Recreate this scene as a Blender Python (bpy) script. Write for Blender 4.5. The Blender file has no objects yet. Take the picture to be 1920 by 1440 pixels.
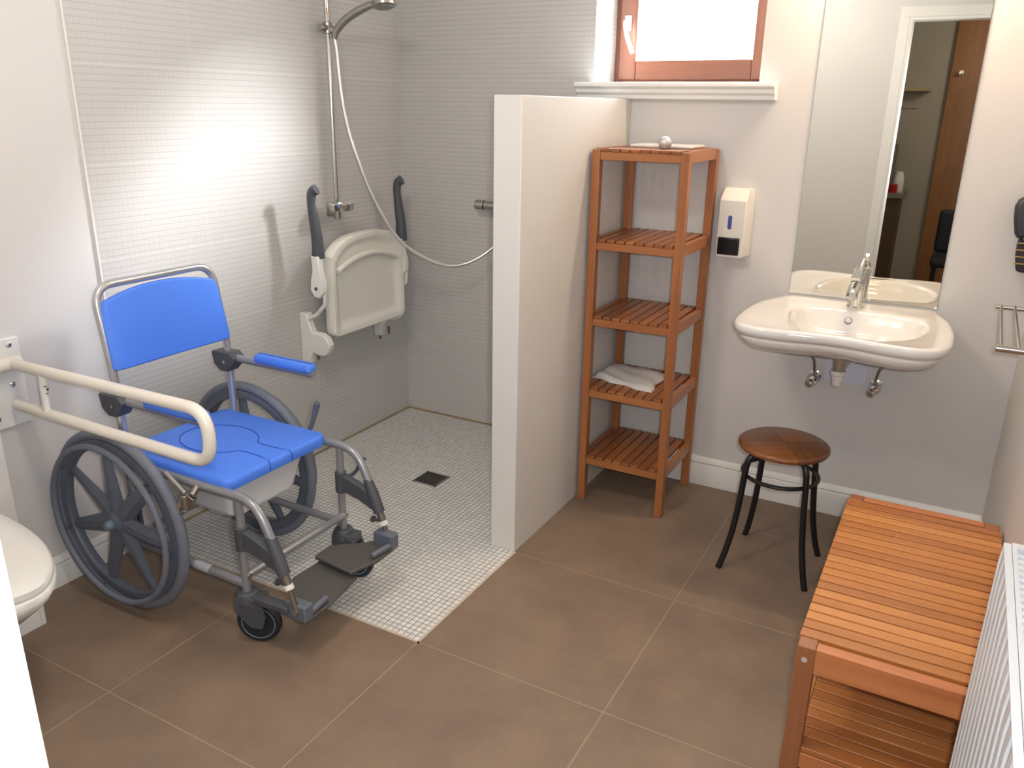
import bpy, bmesh, math, random
from mathutils import Vector, Matrix
PI = math.pi
random.seed(7)
scene = bpy.context.scene
COL = scene.collection

# ------------------------------------------------------------------ helpers
class MB:
    """collects geometry in world coordinates, links it as one mesh"""
    def __init__(s): s.v = []; s.f = []
    def add(s, vs, fs):
        n = len(s.v); s.v += [tuple(v) for v in vs]; s.f += [tuple(i + n for i in f) for f in fs]; return s
    def box(s, x0, x1, y0, y1, z0, z1):
        vs = [(x, y, z) for z in (z0, z1) for y in (y0, y1) for x in (x0, x1)]
        return s.add(vs, [(0,2,3,1),(4,5,7,6),(0,1,5,4),(2,6,7,3),(0,4,6,2),(1,3,7,5)])
    def obox(s, c, ax, ay, az, hx, hy, hz):
        c = Vector(c); ax = Vector(ax).normalized(); ay = Vector(ay).normalized(); az = Vector(az).normalized()
        vs = [c + ax*hx*i + ay*hy*j + az*hz*k for k in (-1,1) for j in (-1,1) for i in (-1,1)]
        return s.add(vs, [(0,2,3,1),(4,5,7,6),(0,1,5,4),(2,6,7,3),(0,4,6,2),(1,3,7,5)])
    def tube(s, pts, r, seg=14, closed=False, caps=True):
        pts = [Vector(p) for p in pts]; n = len(pts)
        rs = r if isinstance(r, (list, tuple)) else [r]*n
        tang = []
        for i in range(n):
            if closed: t = pts[(i+1) % n] - pts[i-1]
            else: t = pts[min(i+1, n-1)] - pts[max(i-1, 0)]
            tang.append(t.normalized())
        ref = Vector((0,0,1)) if abs(tang[0].z) < .9 else Vector((1,0,0))
        u = tang[0].cross(ref).normalized(); vs = []; fs = []
        for i in range(n):
            t = tang[i]; u = (u - t*u.dot(t)).normalized(); w = t.cross(u)
            for k in range(seg):
                a = 2*PI*k/seg; vs.append(pts[i] + (u*math.cos(a) + w*math.sin(a))*rs[i])
        m = n if closed else n-1
        for i in range(m):
            j = (i+1) % n
            off = 0
            if closed and j == 0:
                best = min(range(seg), key=lambda o: (vs[j*seg+o]-vs[i*seg]).length); off = best
            for k in range(seg):
                k2 = (k+1) % seg
                fs.append((i*seg+k, i*seg+k2, j*seg+(k2+off) % seg, j*seg+(k+off) % seg))
        if caps and not closed:
            fs.append(tuple(range(seg))[::-1]); fs.append(tuple((n-1)*seg+k for k in range(seg)))
        return s.add(vs, fs)
    def lathe(s, prof, c, axis=(0,0,1), seg=32, sx=1, sy=1):
        """prof: list (radius, height along axis)"""
        c = Vector(c); a = Vector(axis).normalized()
        ref = Vector((1,0,0)) if abs(a.x) < .9 else Vector((0,1,0))
        u = (ref - a*ref.dot(a)).normalized(); w = a.cross(u); vs = []; fs = []
        for (r, h) in prof:
            for k in range(seg):
                t = 2*PI*k/seg; vs.append(c + a*h + u*math.cos(t)*r*sx + w*math.sin(t)*r*sy)
        for i in range(len(prof)-1):
            for k in range(seg):
                k2 = (k+1) % seg; fs.append((i*seg+k, i*seg+k2, (i+1)*seg+k2, (i+1)*seg+k))
        if prof[0][0] > 1e-6: fs.append(tuple(range(seg))[::-1])
        if prof[-1][0] > 1e-6: fs.append(tuple((len(prof)-1)*seg+k for k in range(seg)))
        return s.add(vs, fs)
    def rings(s, rings, cap0=True, cap1=True):
        n = len(rings[0]); vs = [p for r in rings for p in r]; fs = []
        for i in range(len(rings)-1):
            for k in range(n):
                k2 = (k+1) % n; fs.append((i*n+k, i*n+k2, (i+1)*n+k2, (i+1)*n+k))
        if cap0: fs.append(tuple(range(n))[::-1])
        if cap1: fs.append(tuple((len(rings)-1)*n+k for k in range(n)))
        return s.add(vs, fs)
    def prism(s, poly, d):
        d = Vector(d); n = len(poly); P = [Vector(p) for p in poly]
        vs = P + [p + d for p in P]
        fs = [tuple(range(n))[::-1], tuple(range(n, 2*n))] + [(i, (i+1) % n, n+(i+1) % n, n+i) for i in range(n)]
        return s.add(vs, fs)
    def build(s, name, mat, parent=None, bevel=0, smooth=True, ang=35, seg=2, sub=0):
        off = Vector((0,0,0))
        p = parent
        while p is not None: off = off + p.location; p = p.parent
        me = bpy.data.meshes.new(name)
        me.from_pydata([tuple(Vector(v) - off) for v in s.v], [], s.f)
        bm = bmesh.new(); bm.from_mesh(me)
        bmesh.ops.remove_doubles(bm, verts=bm.verts, dist=1e-6)
        bmesh.ops.recalc_face_normals(bm, faces=bm.faces)
        bm.to_mesh(me); bm.free()
        if smooth:
            me.polygons.foreach_set('use_smooth', [True]*len(me.polygons))
            me.set_sharp_from_angle(angle=math.radians(ang))
        me.materials.append(mat)
        o = bpy.data.objects.new(name, me); COL.objects.link(o)
        if parent: o.parent = parent
        if bevel:
            b = o.modifiers.new('bevel', 'BEVEL'); b.width = bevel; b.segments = seg; b.limit_method = 'ANGLE'; b.angle_limit = math.radians(40)
            b.harden_normals = False
        if sub:
            m = o.modifiers.new('sub', 'SUBSURF'); m.levels = sub; m.render_levels = sub
        return o

def thing(name, label, cat, loc=(0,0,0), group=None):
    o = bpy.data.objects.new(name, None); COL.objects.link(o); o.location = loc
    o.empty_display_size = .05
    o['label'] = label; o['category'] = cat
    if group: o['group'] = group
    return o
def tag(o, label, cat, group=None):
    o['label'] = label; o['category'] = cat
    if group: o['group'] = group
    return o
def struct(o, label=None):
    o['kind'] = 'structure'
    if label: o['label'] = label
    return o
def spline(pts, n=8, closed=False):
    P = [Vector(p) for p in pts]; out = []; m = len(P)
    for i in range(m if closed else m-1):
        p0 = P[i-1] if (i > 0 or closed) else P[0]; p1 = P[i]; p2 = P[(i+1) % m]
        p3 = P[(i+2) % m] if (closed or i+2 < m) else P[-1]
        for k in range(n):
            t = k/n
            out.append(.5*((2*p1) + (p2-p0)*t + (2*p0-5*p1+4*p2-p3)*t*t + (3*p1-p0-3*p2+p3)*t*t*t))
    if not closed: out.append(P[-1])
    return out
def fillet(pts, r, n=6, closed=False):
    P = [Vector(p) for p in pts]; out = []
    m = len(P)
    rng = range(m) if closed else range(1, m-1)
    if not closed: out.append(P[0])
    for i in rng:
        a = P[i-1]; b = P[i]; c = P[(i+1) % m]
        u = (a-b); v = (c-b); rr = min(r, u.length*.49, v.length*.49)
        p = b + u.normalized()*rr; q = b + v.normalized()*rr
        for k in range(n+1):
            t = k/n; out.append(p*(1-t)**2 + b*2*t*(1-t) + q*t*t)
    if not closed: out.append(P[-1])
    return out
def rrect(cx, cy, hx, hy, r, n=6):
    out = []
    for (sx, sy, a0) in ((1,1,0), (-1,1,PI/2), (-1,-1,PI), (1,-1,1.5*PI)):
        for k in range(n+1):
            a = a0 + PI/2*k/n
            out.append((cx + sx*(hx-r) + r*math.cos(a), cy + sy*(hy-r) + r*math.sin(a)))
    return out

# ------------------------------------------------------------------ materials
def newmat(name):
    m = bpy.data.materials.new(name); m.use_nodes = True
    nt = m.node_tree; return m, nt, nt.nodes['Principled BSDF']
def lin(c):
    return tuple(((x/255)/12.92 if x/255 <= .04045 else ((x/255+.055)/1.055)**2.4) for x in c)
def pm(name, rgb, rough=.5, metal=0, spec=.5, noise=0, nscale=8, bump=0, bscale=200, coat=0):
    m, nt, b = newmat(name); c = lin(rgb)
    b.inputs['Base Color'].default_value = (*c, 1); b.inputs['Roughness'].default_value = rough
    b.inputs['Metallic'].default_value = metal; b.inputs['Specular IOR Level'].default_value = spec
    b.inputs['Coat Weight'].default_value = coat
    tc = nt.nodes.new('ShaderNodeTexCoord')
    if noise:
        n = nt.nodes.new('ShaderNodeTexNoise'); n.inputs['Scale'].default_value = nscale; n.inputs['Detail'].default_value = 4
        nt.links.new(tc.outputs['Object'], n.inputs['Vector'])
        mx = nt.nodes.new('ShaderNodeMix'); mx.data_type = 'RGBA'
        mx.inputs[6].default_value = (*[x*(1-noise) for x in c], 1); mx.inputs[7].default_value = (*[min(1, x*(1+noise)) for x in c], 1)
        nt.links.new(n.outputs['Fac'], mx.inputs[0]); nt.links.new(mx.outputs[2], b.inputs['Base Color'])
    if bump:
        n = nt.nodes.new('ShaderNodeTexNoise'); n.inputs['Scale'].default_value = bscale
        nt.links.new(tc.outputs['Object'], n.inputs['Vector'])
        bp = nt.nodes.new('ShaderNodeBump'); bp.inputs['Strength'].default_value = bump; bp.inputs['Distance'].default_value = .001
        nt.links.new(n.outputs['Fac'], bp.inputs['Height']); nt.links.new(bp.outputs['Normal'], b.inputs['Normal'])
    return m
def mth(nt, op, a, b=None, c=None):
    n = nt.nodes.new('ShaderNodeMath'); n.operation = op
    for i, x in enumerate((a, b, c)):
        if x is None: continue
        if isinstance(x, (int, float)): n.inputs[i].default_value = x
        else: nt.links.new(x, n.inputs[i])
    return n.outputs[0]
def geo_xyz(nt):
    g = nt.nodes.new('ShaderNodeNewGeometry'); s = nt.nodes.new('ShaderNodeSeparateXYZ')
    nt.links.new(g.outputs['Position'], s.inputs[0]); return g.outputs['Position'], s.outputs
def gridline(nt, coord, origin, pitch, width):
    """1 on grout line, 0 inside the tile"""
    t = mth(nt, 'DIVIDE', mth(nt, 'SUBTRACT', coord, origin - pitch*50), pitch)
    fr = mth(nt, 'FRACT', t)
    d = mth(nt, 'MINIMUM', fr, mth(nt, 'SUBTRACT', 1, fr))
    mr = nt.nodes.new('ShaderNodeMapRange'); mr.inputs['From Min'].default_value = width/pitch*.35; mr.inputs['From Max'].default_value = width/pitch*.65
    mr.inputs['To Min'].default_value = 1; mr.inputs['To Max'].default_value = 0
    nt.links.new(d, mr.inputs['Value']); return mr.outputs[0], t
def mixc(nt, fac, a, b):
    mx = nt.nodes.new('ShaderNodeMix'); mx.data_type = 'RGBA'
    for i, x in ((6, a), (7, b)):
        if isinstance(x, tuple): mx.inputs[i].default_value = (*x, 1)
        else: nt.links.new(x, mx.inputs[i])
    if isinstance(fac, (int, float)): mx.inputs[0].default_value = fac
    else: nt.links.new(fac, mx.inputs[0])
    return mx.outputs[2]
def noise(nt, vec, scale, detail=4, rough=.5, vs=None):
    n = nt.nodes.new('ShaderNodeTexNoise'); n.inputs['Scale'].default_value = scale; n.inputs['Detail'].default_value = detail
    n.inputs['Roughness'].default_value = rough
    if vs:
        mp = nt.nodes.new('ShaderNodeVectorMath'); mp.operation = 'MULTIPLY'; mp.inputs[1].default_value = vs
        nt.links.new(vec, mp.inputs[0]); vec = mp.outputs[0]
    nt.links.new(vec, n.inputs['Vector']); return n.outputs['Fac']
def ramp(nt, fac, stops):
    r = nt.nodes.new('ShaderNodeValToRGB'); e = r.color_ramp.elements
    while len(e) > len(stops): e.remove(e[-1])
    while len(e) < len(stops): e.new(.5)
    for i, (p, c) in enumerate(stops): e[i].position = p; e[i].color = (*c, 1)
    nt.links.new(fac, r.inputs[0]); return r.outputs[0]
def bump(nt, h, strength, dist, b):
    n = nt.nodes.new('ShaderNodeBump'); n.inputs['Strength'].default_value = strength; n.inputs['Distance'].default_value = dist
    nt.links.new(h, n.inputs['Height']); nt.links.new(n.outputs[0], b.inputs['Normal'])

def floor_mat():
    m, nt, b = newmat('brown floor tile'); pos, o = geo_xyz(nt)
    gx, tx = gridline(nt, o[0], .605, .6, .004); gy, ty = gridline(nt, o[1], -1.018, .6, .004)
    g = mth(nt, 'MAXIMUM', gx, gy)
    n1 = noise(nt, pos, 5, 8, .62); n2 = noise(nt, pos, 60, 3, .6)
    c = ramp(nt, n1, [(.25, lin((114,97,85))), (.5, lin((130,110,92))), (.75, lin((144,122,102)))])
    c = mixc(nt, mth(nt, 'MULTIPLY', n2, .25), c, lin((116,98,84)))
    c = mixc(nt, mth(nt, 'MULTIPLY', g, .5), c, lin((170,152,134)))
    nt.links.new(c, b.inputs['Base Color']); b.inputs['Roughness'].default_value = .52
    bump(nt, mth(nt, 'SUBTRACT', mth(nt, 'MULTIPLY', n2, .12), g), .3, .002, b); return m
def mosaic_mat():
    m, nt, b = newmat('white mosaic floor'); pos, o = geo_xyz(nt)
    gx, tx = gridline(nt, o[0], 1.205, .02, .003); gy, ty = gridline(nt, o[1], -1.618, .02, .003)
    g = mth(nt, 'MAXIMUM', gx, gy)
    w = nt.nodes.new('ShaderNodeTexWhiteNoise'); w.noise_dimensions = '2D'
    cx = nt.nodes.new('ShaderNodeCombineXYZ'); nt.links.new(mth(nt, 'FLOOR', tx), cx.inputs[0]); nt.links.new(mth(nt, 'FLOOR', ty), cx.inputs[1])
    nt.links.new(cx.outputs[0], w.inputs['Vector'])
    c = mixc(nt, w.outputs['Value'], lin((212,211,207)), lin((229,228,224)))
    n1 = noise(nt, pos, 3, 5, .6)
    c = mixc(nt, mth(nt, 'MULTIPLY', n1, .2), c, lin((198,186,170)))
    c = mixc(nt, g, c, lin((138,138,134)))
    nt.links.new(c, b.inputs['Base Color']); b.inputs['Roughness'].default_value = .4
    bump(nt, mth(nt, 'SUBTRACT', 1, g), .35, .0012, b); return m
def walltile_mat(name, hor):
    """large pale tile with an embossed fine weave of ribs; hor = index of the horizontal axis"""
    m, nt, b = newmat(name); pos, o = geo_xyz(nt)
    gz, tz = gridline(nt, o[2], 1.33, .3, .0035); gh, th = gridline(nt, o[hor], -.0, .6, .003)
    g = mth(nt, 'MAXIMUM', gz, mth(nt, 'MULTIPLY', gh, .6))
    row = mth(nt, 'FLOOR', mth(nt, 'DIVIDE', mth(nt, 'ADD', o[2], 1), .02))
    w = nt.nodes.new('ShaderNodeTexWhiteNoise'); w.noise_dimensions = '1D'; nt.links.new(row, w.inputs['W'])
    rz, _ = gridline(nt, o[2], 0, .02, .0045); rh, _ = gridline(nt, o[hor], 0, .02, .0035)
    vs = (2, 2, 60) ; n1 = noise(nt, pos, 4, 3, .6, vs)
    rib = mth(nt, 'MAXIMUM', rz, mth(nt, 'MULTIPLY', rh, .4))
    base = mixc(nt, mth(nt, 'MULTIPLY', n1, .5), lin((190,187,183)), lin((203,200,196)))
    base = mixc(nt, mth(nt, 'MULTIPLY', rib, .22), base, lin((140,138,134)))
    base = mixc(nt, mth(nt, 'MULTIPLY', g, .4 if hor == 1 else .12), base, lin((218,216,212)))
    nt.links.new(base, b.inputs['Base Color']); b.inputs['Roughness'].default_value = .58; b.inputs['Specular IOR Level'].default_value = .32
    h = mth(nt, 'ADD', mth(nt, 'MULTIPLY', rib, -.6), mth(nt, 'MULTIPLY', w.outputs['Value'], .5))
    bump(nt, h, .35, .0012, b); return m
def paint_mat(name, rgb, rough=.6):
    m, nt, b = newmat(name); pos, o = geo_xyz(nt); c = lin(rgb)
    n1 = noise(nt, pos, 2.2, 3, .5)
    nt.links.new(mixc(nt, n1, tuple(x*.97 for x in c), tuple(min(1, x*1.03) for x in c)), b.inputs['Base Color'])
    b.inputs['Roughness'].default_value = rough
    bump(nt, noise(nt, pos, 260, 2, .6), .12, .001, b); return m
def wood_mat(name, lo, mid, hi, axis, pitch_axis=None, pitch=.036, origin=0, rough=.38, coat=.15, seed=0):
    """grain runs along axis; tone steps from slat to slat along pitch_axis"""
    m, nt, b = newmat(name); pos, o = geo_xyz(nt)
    sc = [38, 38, 38]; sc[axis] = 2.2
    vec = pos
    ad = nt.nodes.new('ShaderNodeVectorMath'); ad.operation = 'ADD'; ad.inputs[1].default_value = (seed*3.1, seed*1.7, seed*2.3)
    nt.links.new(vec, ad.inputs[0]); vec = ad.outputs[0]
    if pitch_axis is not None:
        k = mth(nt, 'FLOOR', mth(nt, 'DIVIDE', mth(nt, 'SUBTRACT', o[pitch_axis], origin - pitch*40), pitch))
        w = nt.nodes.new('ShaderNodeTexWhiteNoise'); w.noise_dimensions = '1D'; nt.links.new(k, w.inputs['W'])
        cx = nt.nodes.new('ShaderNodeCombineXYZ')
        for i in range(3):
            if i == axis: nt.links.new(mth(nt, 'MULTIPLY', k, 3.7), cx.inputs[i])
        ad2 = nt.nodes.new('ShaderNodeVectorMath'); ad2.operation = 'ADD'; nt.links.new(vec, ad2.inputs[0]); nt.links.new(cx.outputs[0], ad2.inputs[1]); vec = ad2.outputs[0]
    n1 = noise(nt, vec, 1, 6, .6, tuple(sc)); n2 = noise(nt, vec, 1, 3, .5, tuple(3 if i != axis else .8 for i in range(3)))
    f = mth(nt, 'ADD', mth(nt, 'MULTIPLY', n1, .55), mth(nt, 'MULTIPLY', n2, .45))
    if pitch_axis is not None:
        f = mth(nt, 'ADD', mth(nt, 'MULTIPLY', f, .62), mth(nt, 'MULTIPLY', w.outputs['Value'], .32))
    c = ramp(nt, f, [(.22, lin(lo)), (.48, lin(mid)), (.78, lin(hi))])
    nt.links.new(c, b.inputs['Base Color']); b.inputs['Roughness'].default_value = rough; b.inputs['Coat Weight'].default_value = coat
    b.inputs['Coat Roughness'].default_value = .25
    bump(nt, n1, .15, .0006, b); return m
def emit_mat(name, rgb, s):
    m, nt, b = newmat(name); b.inputs['Emission Color'].default_value = (*lin(rgb), 1); b.inputs['Emission Strength'].default_value = s
    b.inputs['Base Color'].default_value = (*lin(rgb), 1); return m

FLOOR = floor_mat(); MOSAIC = mosaic_mat()
TILE_L = walltile_mat('ribbed wall tile, left wall', 1); TILE_B = walltile_mat('ribbed wall tile, back wall', 0)
PAINT = paint_mat('off white wall paint', (208,204,201)); CEIL = paint_mat('ceiling paint', (225,223,218), .8)
LAM = paint_mat('white laminate', (214,211,206), .42)
TRIM = pm('white gloss trim', (222,219,213), .35, noise=.02)
CHROME = pm('chrome', (215,215,212), .12, 1, noise=.02, nscale=30)
CHROME_R = pm('brushed chrome', (176,172,166), .28, 1, noise=.05, nscale=30)
STEEL = pm('grey metallic paint', (150,151,156), .36, .45, noise=.04, nscale=20)
BLUE = pm('blue moulded foam', (74,128,236), .5, noise=.03, nscale=12, bump=.15, bscale=600)
DKPLAS = pm('charcoal plastic', (74,76,82), .5, noise=.05, nscale=20, bump=.2, bscale=400)
DKMET = pm('dark grey moulded nylon', (94,100,112), .42, noise=.06, nscale=15)
TYRE = pm('grey rubber tyre', (114,118,130), .62, noise=.08, nscale=30, bump=.4, bscale=300)
RUBBER = pm('black rubber', (32,36,42), .55, noise=.1, nscale=30)
RIMC = pm('pale blue grey ring', (112,132,146), .45, noise=.03)
WPLAS = pm('white plastic', (226,224,218), .38, noise=.02)
IVORY = pm('ivory enamel tube', (226,219,207), .28, noise=.02, coat=.3)
YELLOWED = pm('aged ivory plastic', (228,224,213), .42, noise=.05, nscale=6)
CERAM = pm('white glazed ceramic', (226,223,219), .1, noise=.01, coat=.5)
BUCKET = pm('translucent white bucket plastic', (232,236,240), .4, noise=.02)
BLACKM = pm('black painted steel', (22,22,24), .35, noise=.1, nscale=20)
BLACKP = pm('glossy black plastic', (18,18,20), .15, noise=.1)
RAD = pm('white radiator enamel', (198,199,201), .32, noise=.01)
WHITEP = pm('white window paint', (232,232,228), .4, noise=.01)
MERANTI = wood_mat('stained window wood', (92,52,36), (120,72,52), (146,94,70), 2, rough=.4)
MERANTI_H = wood_mat('stained window wood, horizontal', (92,52,36), (120,72,52), (146,94,70), 0, rough=.4)
BENCH_TOP = wood_mat('bench slat wood', (150,88,42), (190,122,62), (216,152,90), 0, 1, .0361, -1.716)
BENCH_LOW = wood_mat('bench lower slat wood', (150,88,42), (190,122,62), (216,152,90), 0, 1, .0361, -1.716, seed=3)
BENCH_LEG = wood_mat('bench leg wood', (124,74,46), (152,94,60), (174,114,76), 2, seed=2)
RACK_LEG = wood_mat('shelf post wood', (124,72,38), (156,96,54), (178,116,68), 2, seed=5)
RACK_SL = wood_mat('shelf slat wood', (118,66,34), (150,90,46), (176,112,62), 1, 0, .0369, 1.25, seed=6)
DOORW = wood_mat('brown door wood', (124,80,44), (150,100,56), (170,118,68), 2, rough=.4)
GROUT = pm('aged brown sealant', (142,124,96), .7, noise=.3, nscale=40)
MIRROR = pm('mirror silver', (238,238,232), .01, 1)
GREYW = paint_mat('hallway paint', (172,164,150))

def sm(*a): return MB().box(*a)

# ------------------------------------------------------------------ room shell
XR = 2.665; YB = -.111; YD = -3.06; H = 2.5
struct(sm(0, XR, YD-.12, 0, -.1, 0).build('floor', FLOOR, smooth=False))
struct(sm(0, 1.205, -1.618, 0, 0, .0025).build('floor_shower', MOSAIC, smooth=False), 'white mosaic shower floor')
struct(sm(-.12, 0, YD, .3, 0, H).build('wall_left', PAINT, smooth=False))
struct(sm(0, .006, -1.648, 0, 0, H).build('wall_left_tiled', TILE_L, smooth=False), 'pale ribbed tiles on left wall of the shower')
# back wall: tiled part behind the shower, with the left part of the window opening
WX0, WX1, WZ0, WZ1, WY = .99, 1.69, 1.618, 2.2, .22
b = MB(); b.box(0, WX0, -.0, .4, 0, H); b.box(WX0, 1.106, 0, .4, 0, WZ0-.02); b.box(WX0, 1.205, 0, .4, WZ1, H)
struct(b.build('wall_back_tiled', TILE_B, smooth=False), 'pale ribbed tiles on shower back wall')
b = MB(); b.box(1.106, XR+.12, YB, .4, 0, WZ0-.02); b.box(WX1, XR+.12, YB, .4, WZ0-.02, H); b.box(1.205, WX1, YB, .4, WZ1, H)
struct(b.build('wall_back', PAINT, smooth=False), 'off white painted wall behind the basin')
struct(sm(XR, XR+.12, YD-.12, YB, 0, H).build('wall_right', PAINT, smooth=False))
DX0, DX1, DZ = 1.91, 2.60, 2.095
b = MB(); b.box(0, DX0, YD-.12, YD, 0, H); b.box(DX1, XR, YD-.12, YD, 0, H); b.box(DX0, DX1, YD-.12, YD, DZ, H)
struct(b.build('wall_front', PAINT, smooth=False), 'wall with the doorway, seen in the mirror')
struct(sm(-.12, XR+.12, YD-.12, .4, H, H+.1).build('ceiling', CEIL, smooth=False))
# white door casing and jamb lining
b = MB()
b.box(DX0, DX0+.018, YD-.135, YD+.012, 0, DZ-.018); b.box(DX1-.018, DX1, YD-.135, YD+.012, 0, DZ-.018); b.box(DX0, DX1, YD-.135, YD+.012, DZ-.018, DZ)
b.box(DX0-.06, DX0, YD, YD+.012, 0, DZ); b.box(DX0-.06, XR-.002, YD, YD+.012, DZ, DZ+.06)
struct(b.build('door_1', TRIM, bevel=.002), 'white door frame')
# half height partition
struct(sm(1.106, 1.205, -1.018, 0, 0, 1.5577).build('wall_partition', LAM, bevel=.003), 'white half height partition beside the shower')
# boxed-in cistern at the far left
struct(sm(0, .15, YD, -2.126, 0, 1.15).build('wall_left_boxing', PAINT, bevel=.002), 'boxed out lower wall behind the toilet')
# skirting boards
def skirt(name, prof_h, pts, mat=TRIM):
    b = MB()
    for (x0, x1, y0, y1) in pts:
        b.box(x0, x1, y0, y1, 0, prof_h-.012)
    return b
def skirt_x(b, x0, x1, y, h):    # runs along x, faces -y
    pr = [(0,0), (-.014,0), (-.014,h-.034), (-.010,h-.028), (-.013,h-.022), (-.009,h-.008), (-.004,h), (0,h)]
    b.prism([(x0, y+p[0], p[1]) for p in pr], (x1-x0, 0, 0))
def skirt_y(b, y0, y1, x, h):    # runs along y, faces +x
    pr = [(0,0), (.014,0), (.014,h-.034), (.010,h-.028), (.013,h-.022), (.009,h-.008), (.004,h), (0,h)]
    b.prism([(x+p[0], y0, p[1]) for p in pr], (0, y1-y0, 0))
b = MB(); skirt_x(b, 1.205, XR, YB, .125); struct(b.build('baseboard_back', TRIM))
b = MB(); skirt_y(b, -2.126, -1.65, 0, .105); b.box(0, .1645, -2.126, -2.112, 0, .1) ; struct(b.build('baseboard_left', TRIM))
b = MB(); skirt_y(b, YD, -2.1265, .15, .1); struct(b.build('baseboard_boxing', TRIM))
b = MB(); pr = [(0,0), (-.014,0), (-.014,.09), (-.004,.125), (0,.125)]
b.prism([(XR+p[0], YD, p[1]) for p in pr], (0, YB-YD, 0)); struct(b.build('baseboard_right', TRIM))
# aged sealant beads round the shower floor, pale metal edging of the mosaic
b = MB(); b.prism([(.006,-1.618,.0025),(.014,-1.618,.0025),(.006,-1.618,.011)], (0,1.618,0)); b.prism([(.006,0,.0025),(.006,-.008,.0025),(.006,0,.011)], (1.1,0,0))
struct(b.build('trim_1', GROUT), 'brownish sealant bead round the shower floor')
b = MB(); b.box(0, 1.211, -1.624, -1.618, 0, .0032); b.box(1.205, 1.211, -1.624, -1.018, 0, .0032)
struct(b.build('trim_2', pm('pale edging strip', (198,180,160), .4)), 'pale edging strip round the mosaic')
struct(sm(-.0, .008, -1.654, -1.648, 0, H).build('trim_3', TRIM), 'white edge strip of the tiled area')

# ------------------------------------------------------------------ window
b = MB(); b.box(WX0-.015, WX0, 0, WY+.06, WZ0, WZ1); b.box(WX1, WX1+.0005, YB+.001, WY+.06, WZ0, WZ1)
win = bpy.data.objects.new('window_1', None); COL.objects.link(win); win.location = (1.35, WY, WZ0); struct(win, 'small wooden window above the partition')
b = MB()   # fixed frame
fx0, fx1 = WX0, WX1
for a, mm, bv, nm in (((fx0, fx0+.03, WY, WY+.07, WZ0, WZ1), MERANTI, .003, 'frame_stile'), ((fx1-.03, fx1, WY, WY+.07, WZ0, WZ1), MERANTI, .003, 'frame_stile'),
    ((fx0+.03, fx1-.03, WY, WY+.07, WZ0, WZ0+.022), MERANTI_H, .003, 'frame_rail'), ((fx0+.03, fx1-.03, WY, WY+.07, WZ1-.03, WZ1), MERANTI_H, .003, 'frame_rail'),
    ((fx0+.022, fx0+.1, WY-.018, WY+.05, WZ0+.02, WZ1-.02), MERANTI, .006, 'sash_stile'), ((fx1-.11, fx1-.022, WY-.018, WY+.05, WZ0+.02, WZ1-.02), MERANTI, .006, 'sash_stile'),
    ((fx0+.1, fx1-.11, WY-.018, WY+.05, WZ0+.02, WZ0+.098), MERANTI_H, .006, 'sash_rail'), ((fx0+.1, fx1-.11, WY-.018, WY+.05, WZ1-.1, WZ1-.02), MERANTI_H, .006, 'sash_rail')):
    MB().box(*a).build(nm, mm, win, bevel=bv, seg=3)
gm, nt, pb = newmat('window glass')
tr = nt.nodes.new('ShaderNodeBsdfTransparent'); gl = nt.nodes.new('ShaderNodeBsdfGlossy'); gl.inputs['Roughness'].default_value = .02
mx = nt.nodes.new('ShaderNodeMixShader'); mx.inputs[0].default_value = .05
nt.links.new(tr.outputs[0], mx.inputs[1]); nt.links.new(gl.outputs[0], mx.inputs[2]); nt.links.new(mx.outputs[0], nt.nodes['Material Output'].inputs['Surface'])
sm(fx0+.098, fx1-.108, WY+.012, WY+.018, WZ0+.096, WZ1-.098).build('pane', gm, win)
hx = 1.05
b = MB(); b.obox((hx, WY-.022, 1.862), (1,0,0), (0,1,0), (0,0,1), .014, .005, .03)
b.tube([(hx, WY-.025, 1.862), (hx, WY-.055, 1.862)], .009)
b.tube(spline([(hx, WY-.055, 1.868), (hx+.004, WY-.06, 1.84), (hx+.016, WY-.062, 1.80), (hx+.034, WY-.058, 1.755), (hx+.04, WY-.056, 1.742)]), [.009]*33, 12)
b.build('window_handle', WPLAS, win, bevel=.001)
# moulded sill
b = MB(); pr = [(YB+.1, 1.62), (-.178, 1.62), (-.183, 1.615), (-.183, 1.604), (-.176, 1.598), (-.168, 1.596), (-.166, 1.582), (-.158, 1.576), (-.152, 1.574), (-.15, 1.56), (-.145, 1.558), (YB+.1, 1.558)]
b.prism([(.985, p[0], p[1]) for p in pr], (.775, 0, 0)); b.box(WX0, WX1, -.02, WY, 1.6, 1.62)
b.build('window_sill', WHITEP, win, bevel=.0015)

# ------------------------------------------------------------------ shower fittings
def drain():
    t = thing('floor_drain', 'small square steel drain set in the white mosaic', 'drain', (.605,-.67,.0025))
    b = MB(); x0, x1, y0, y1 = .547, .664, -.728, -.613
    for k in (0,1): b.box(x0 if k == 0 else x1-.007, x0+.007 if k == 0 else x1, y0, y1, .0025, .0055)
    b.box(x0, x1, y0, y0+.007, .0025, .0055); b.box(x0, x1, y1-.007, y1, .0025, .0055); b.build('drain_frame', CHROME_R, t)
    b = MB()
    for i in range(9):
        x = x0+.012+i*(x1-x0-.03)/8; b.box(x, x+.006, y0+.007, y1-.007, .003, .005)
    b.box(x0+.007, x1-.007, -.674, -.667, .003, .0048)
    b.build('drain_grate', pm('dull drain steel', (110,104,98), .4, .8), t)
    sm(x0+.006, x1-.006, y0+.006, y1-.006, .0026, .0029).build('drain_well', RUBBER, t)
drain()

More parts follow.
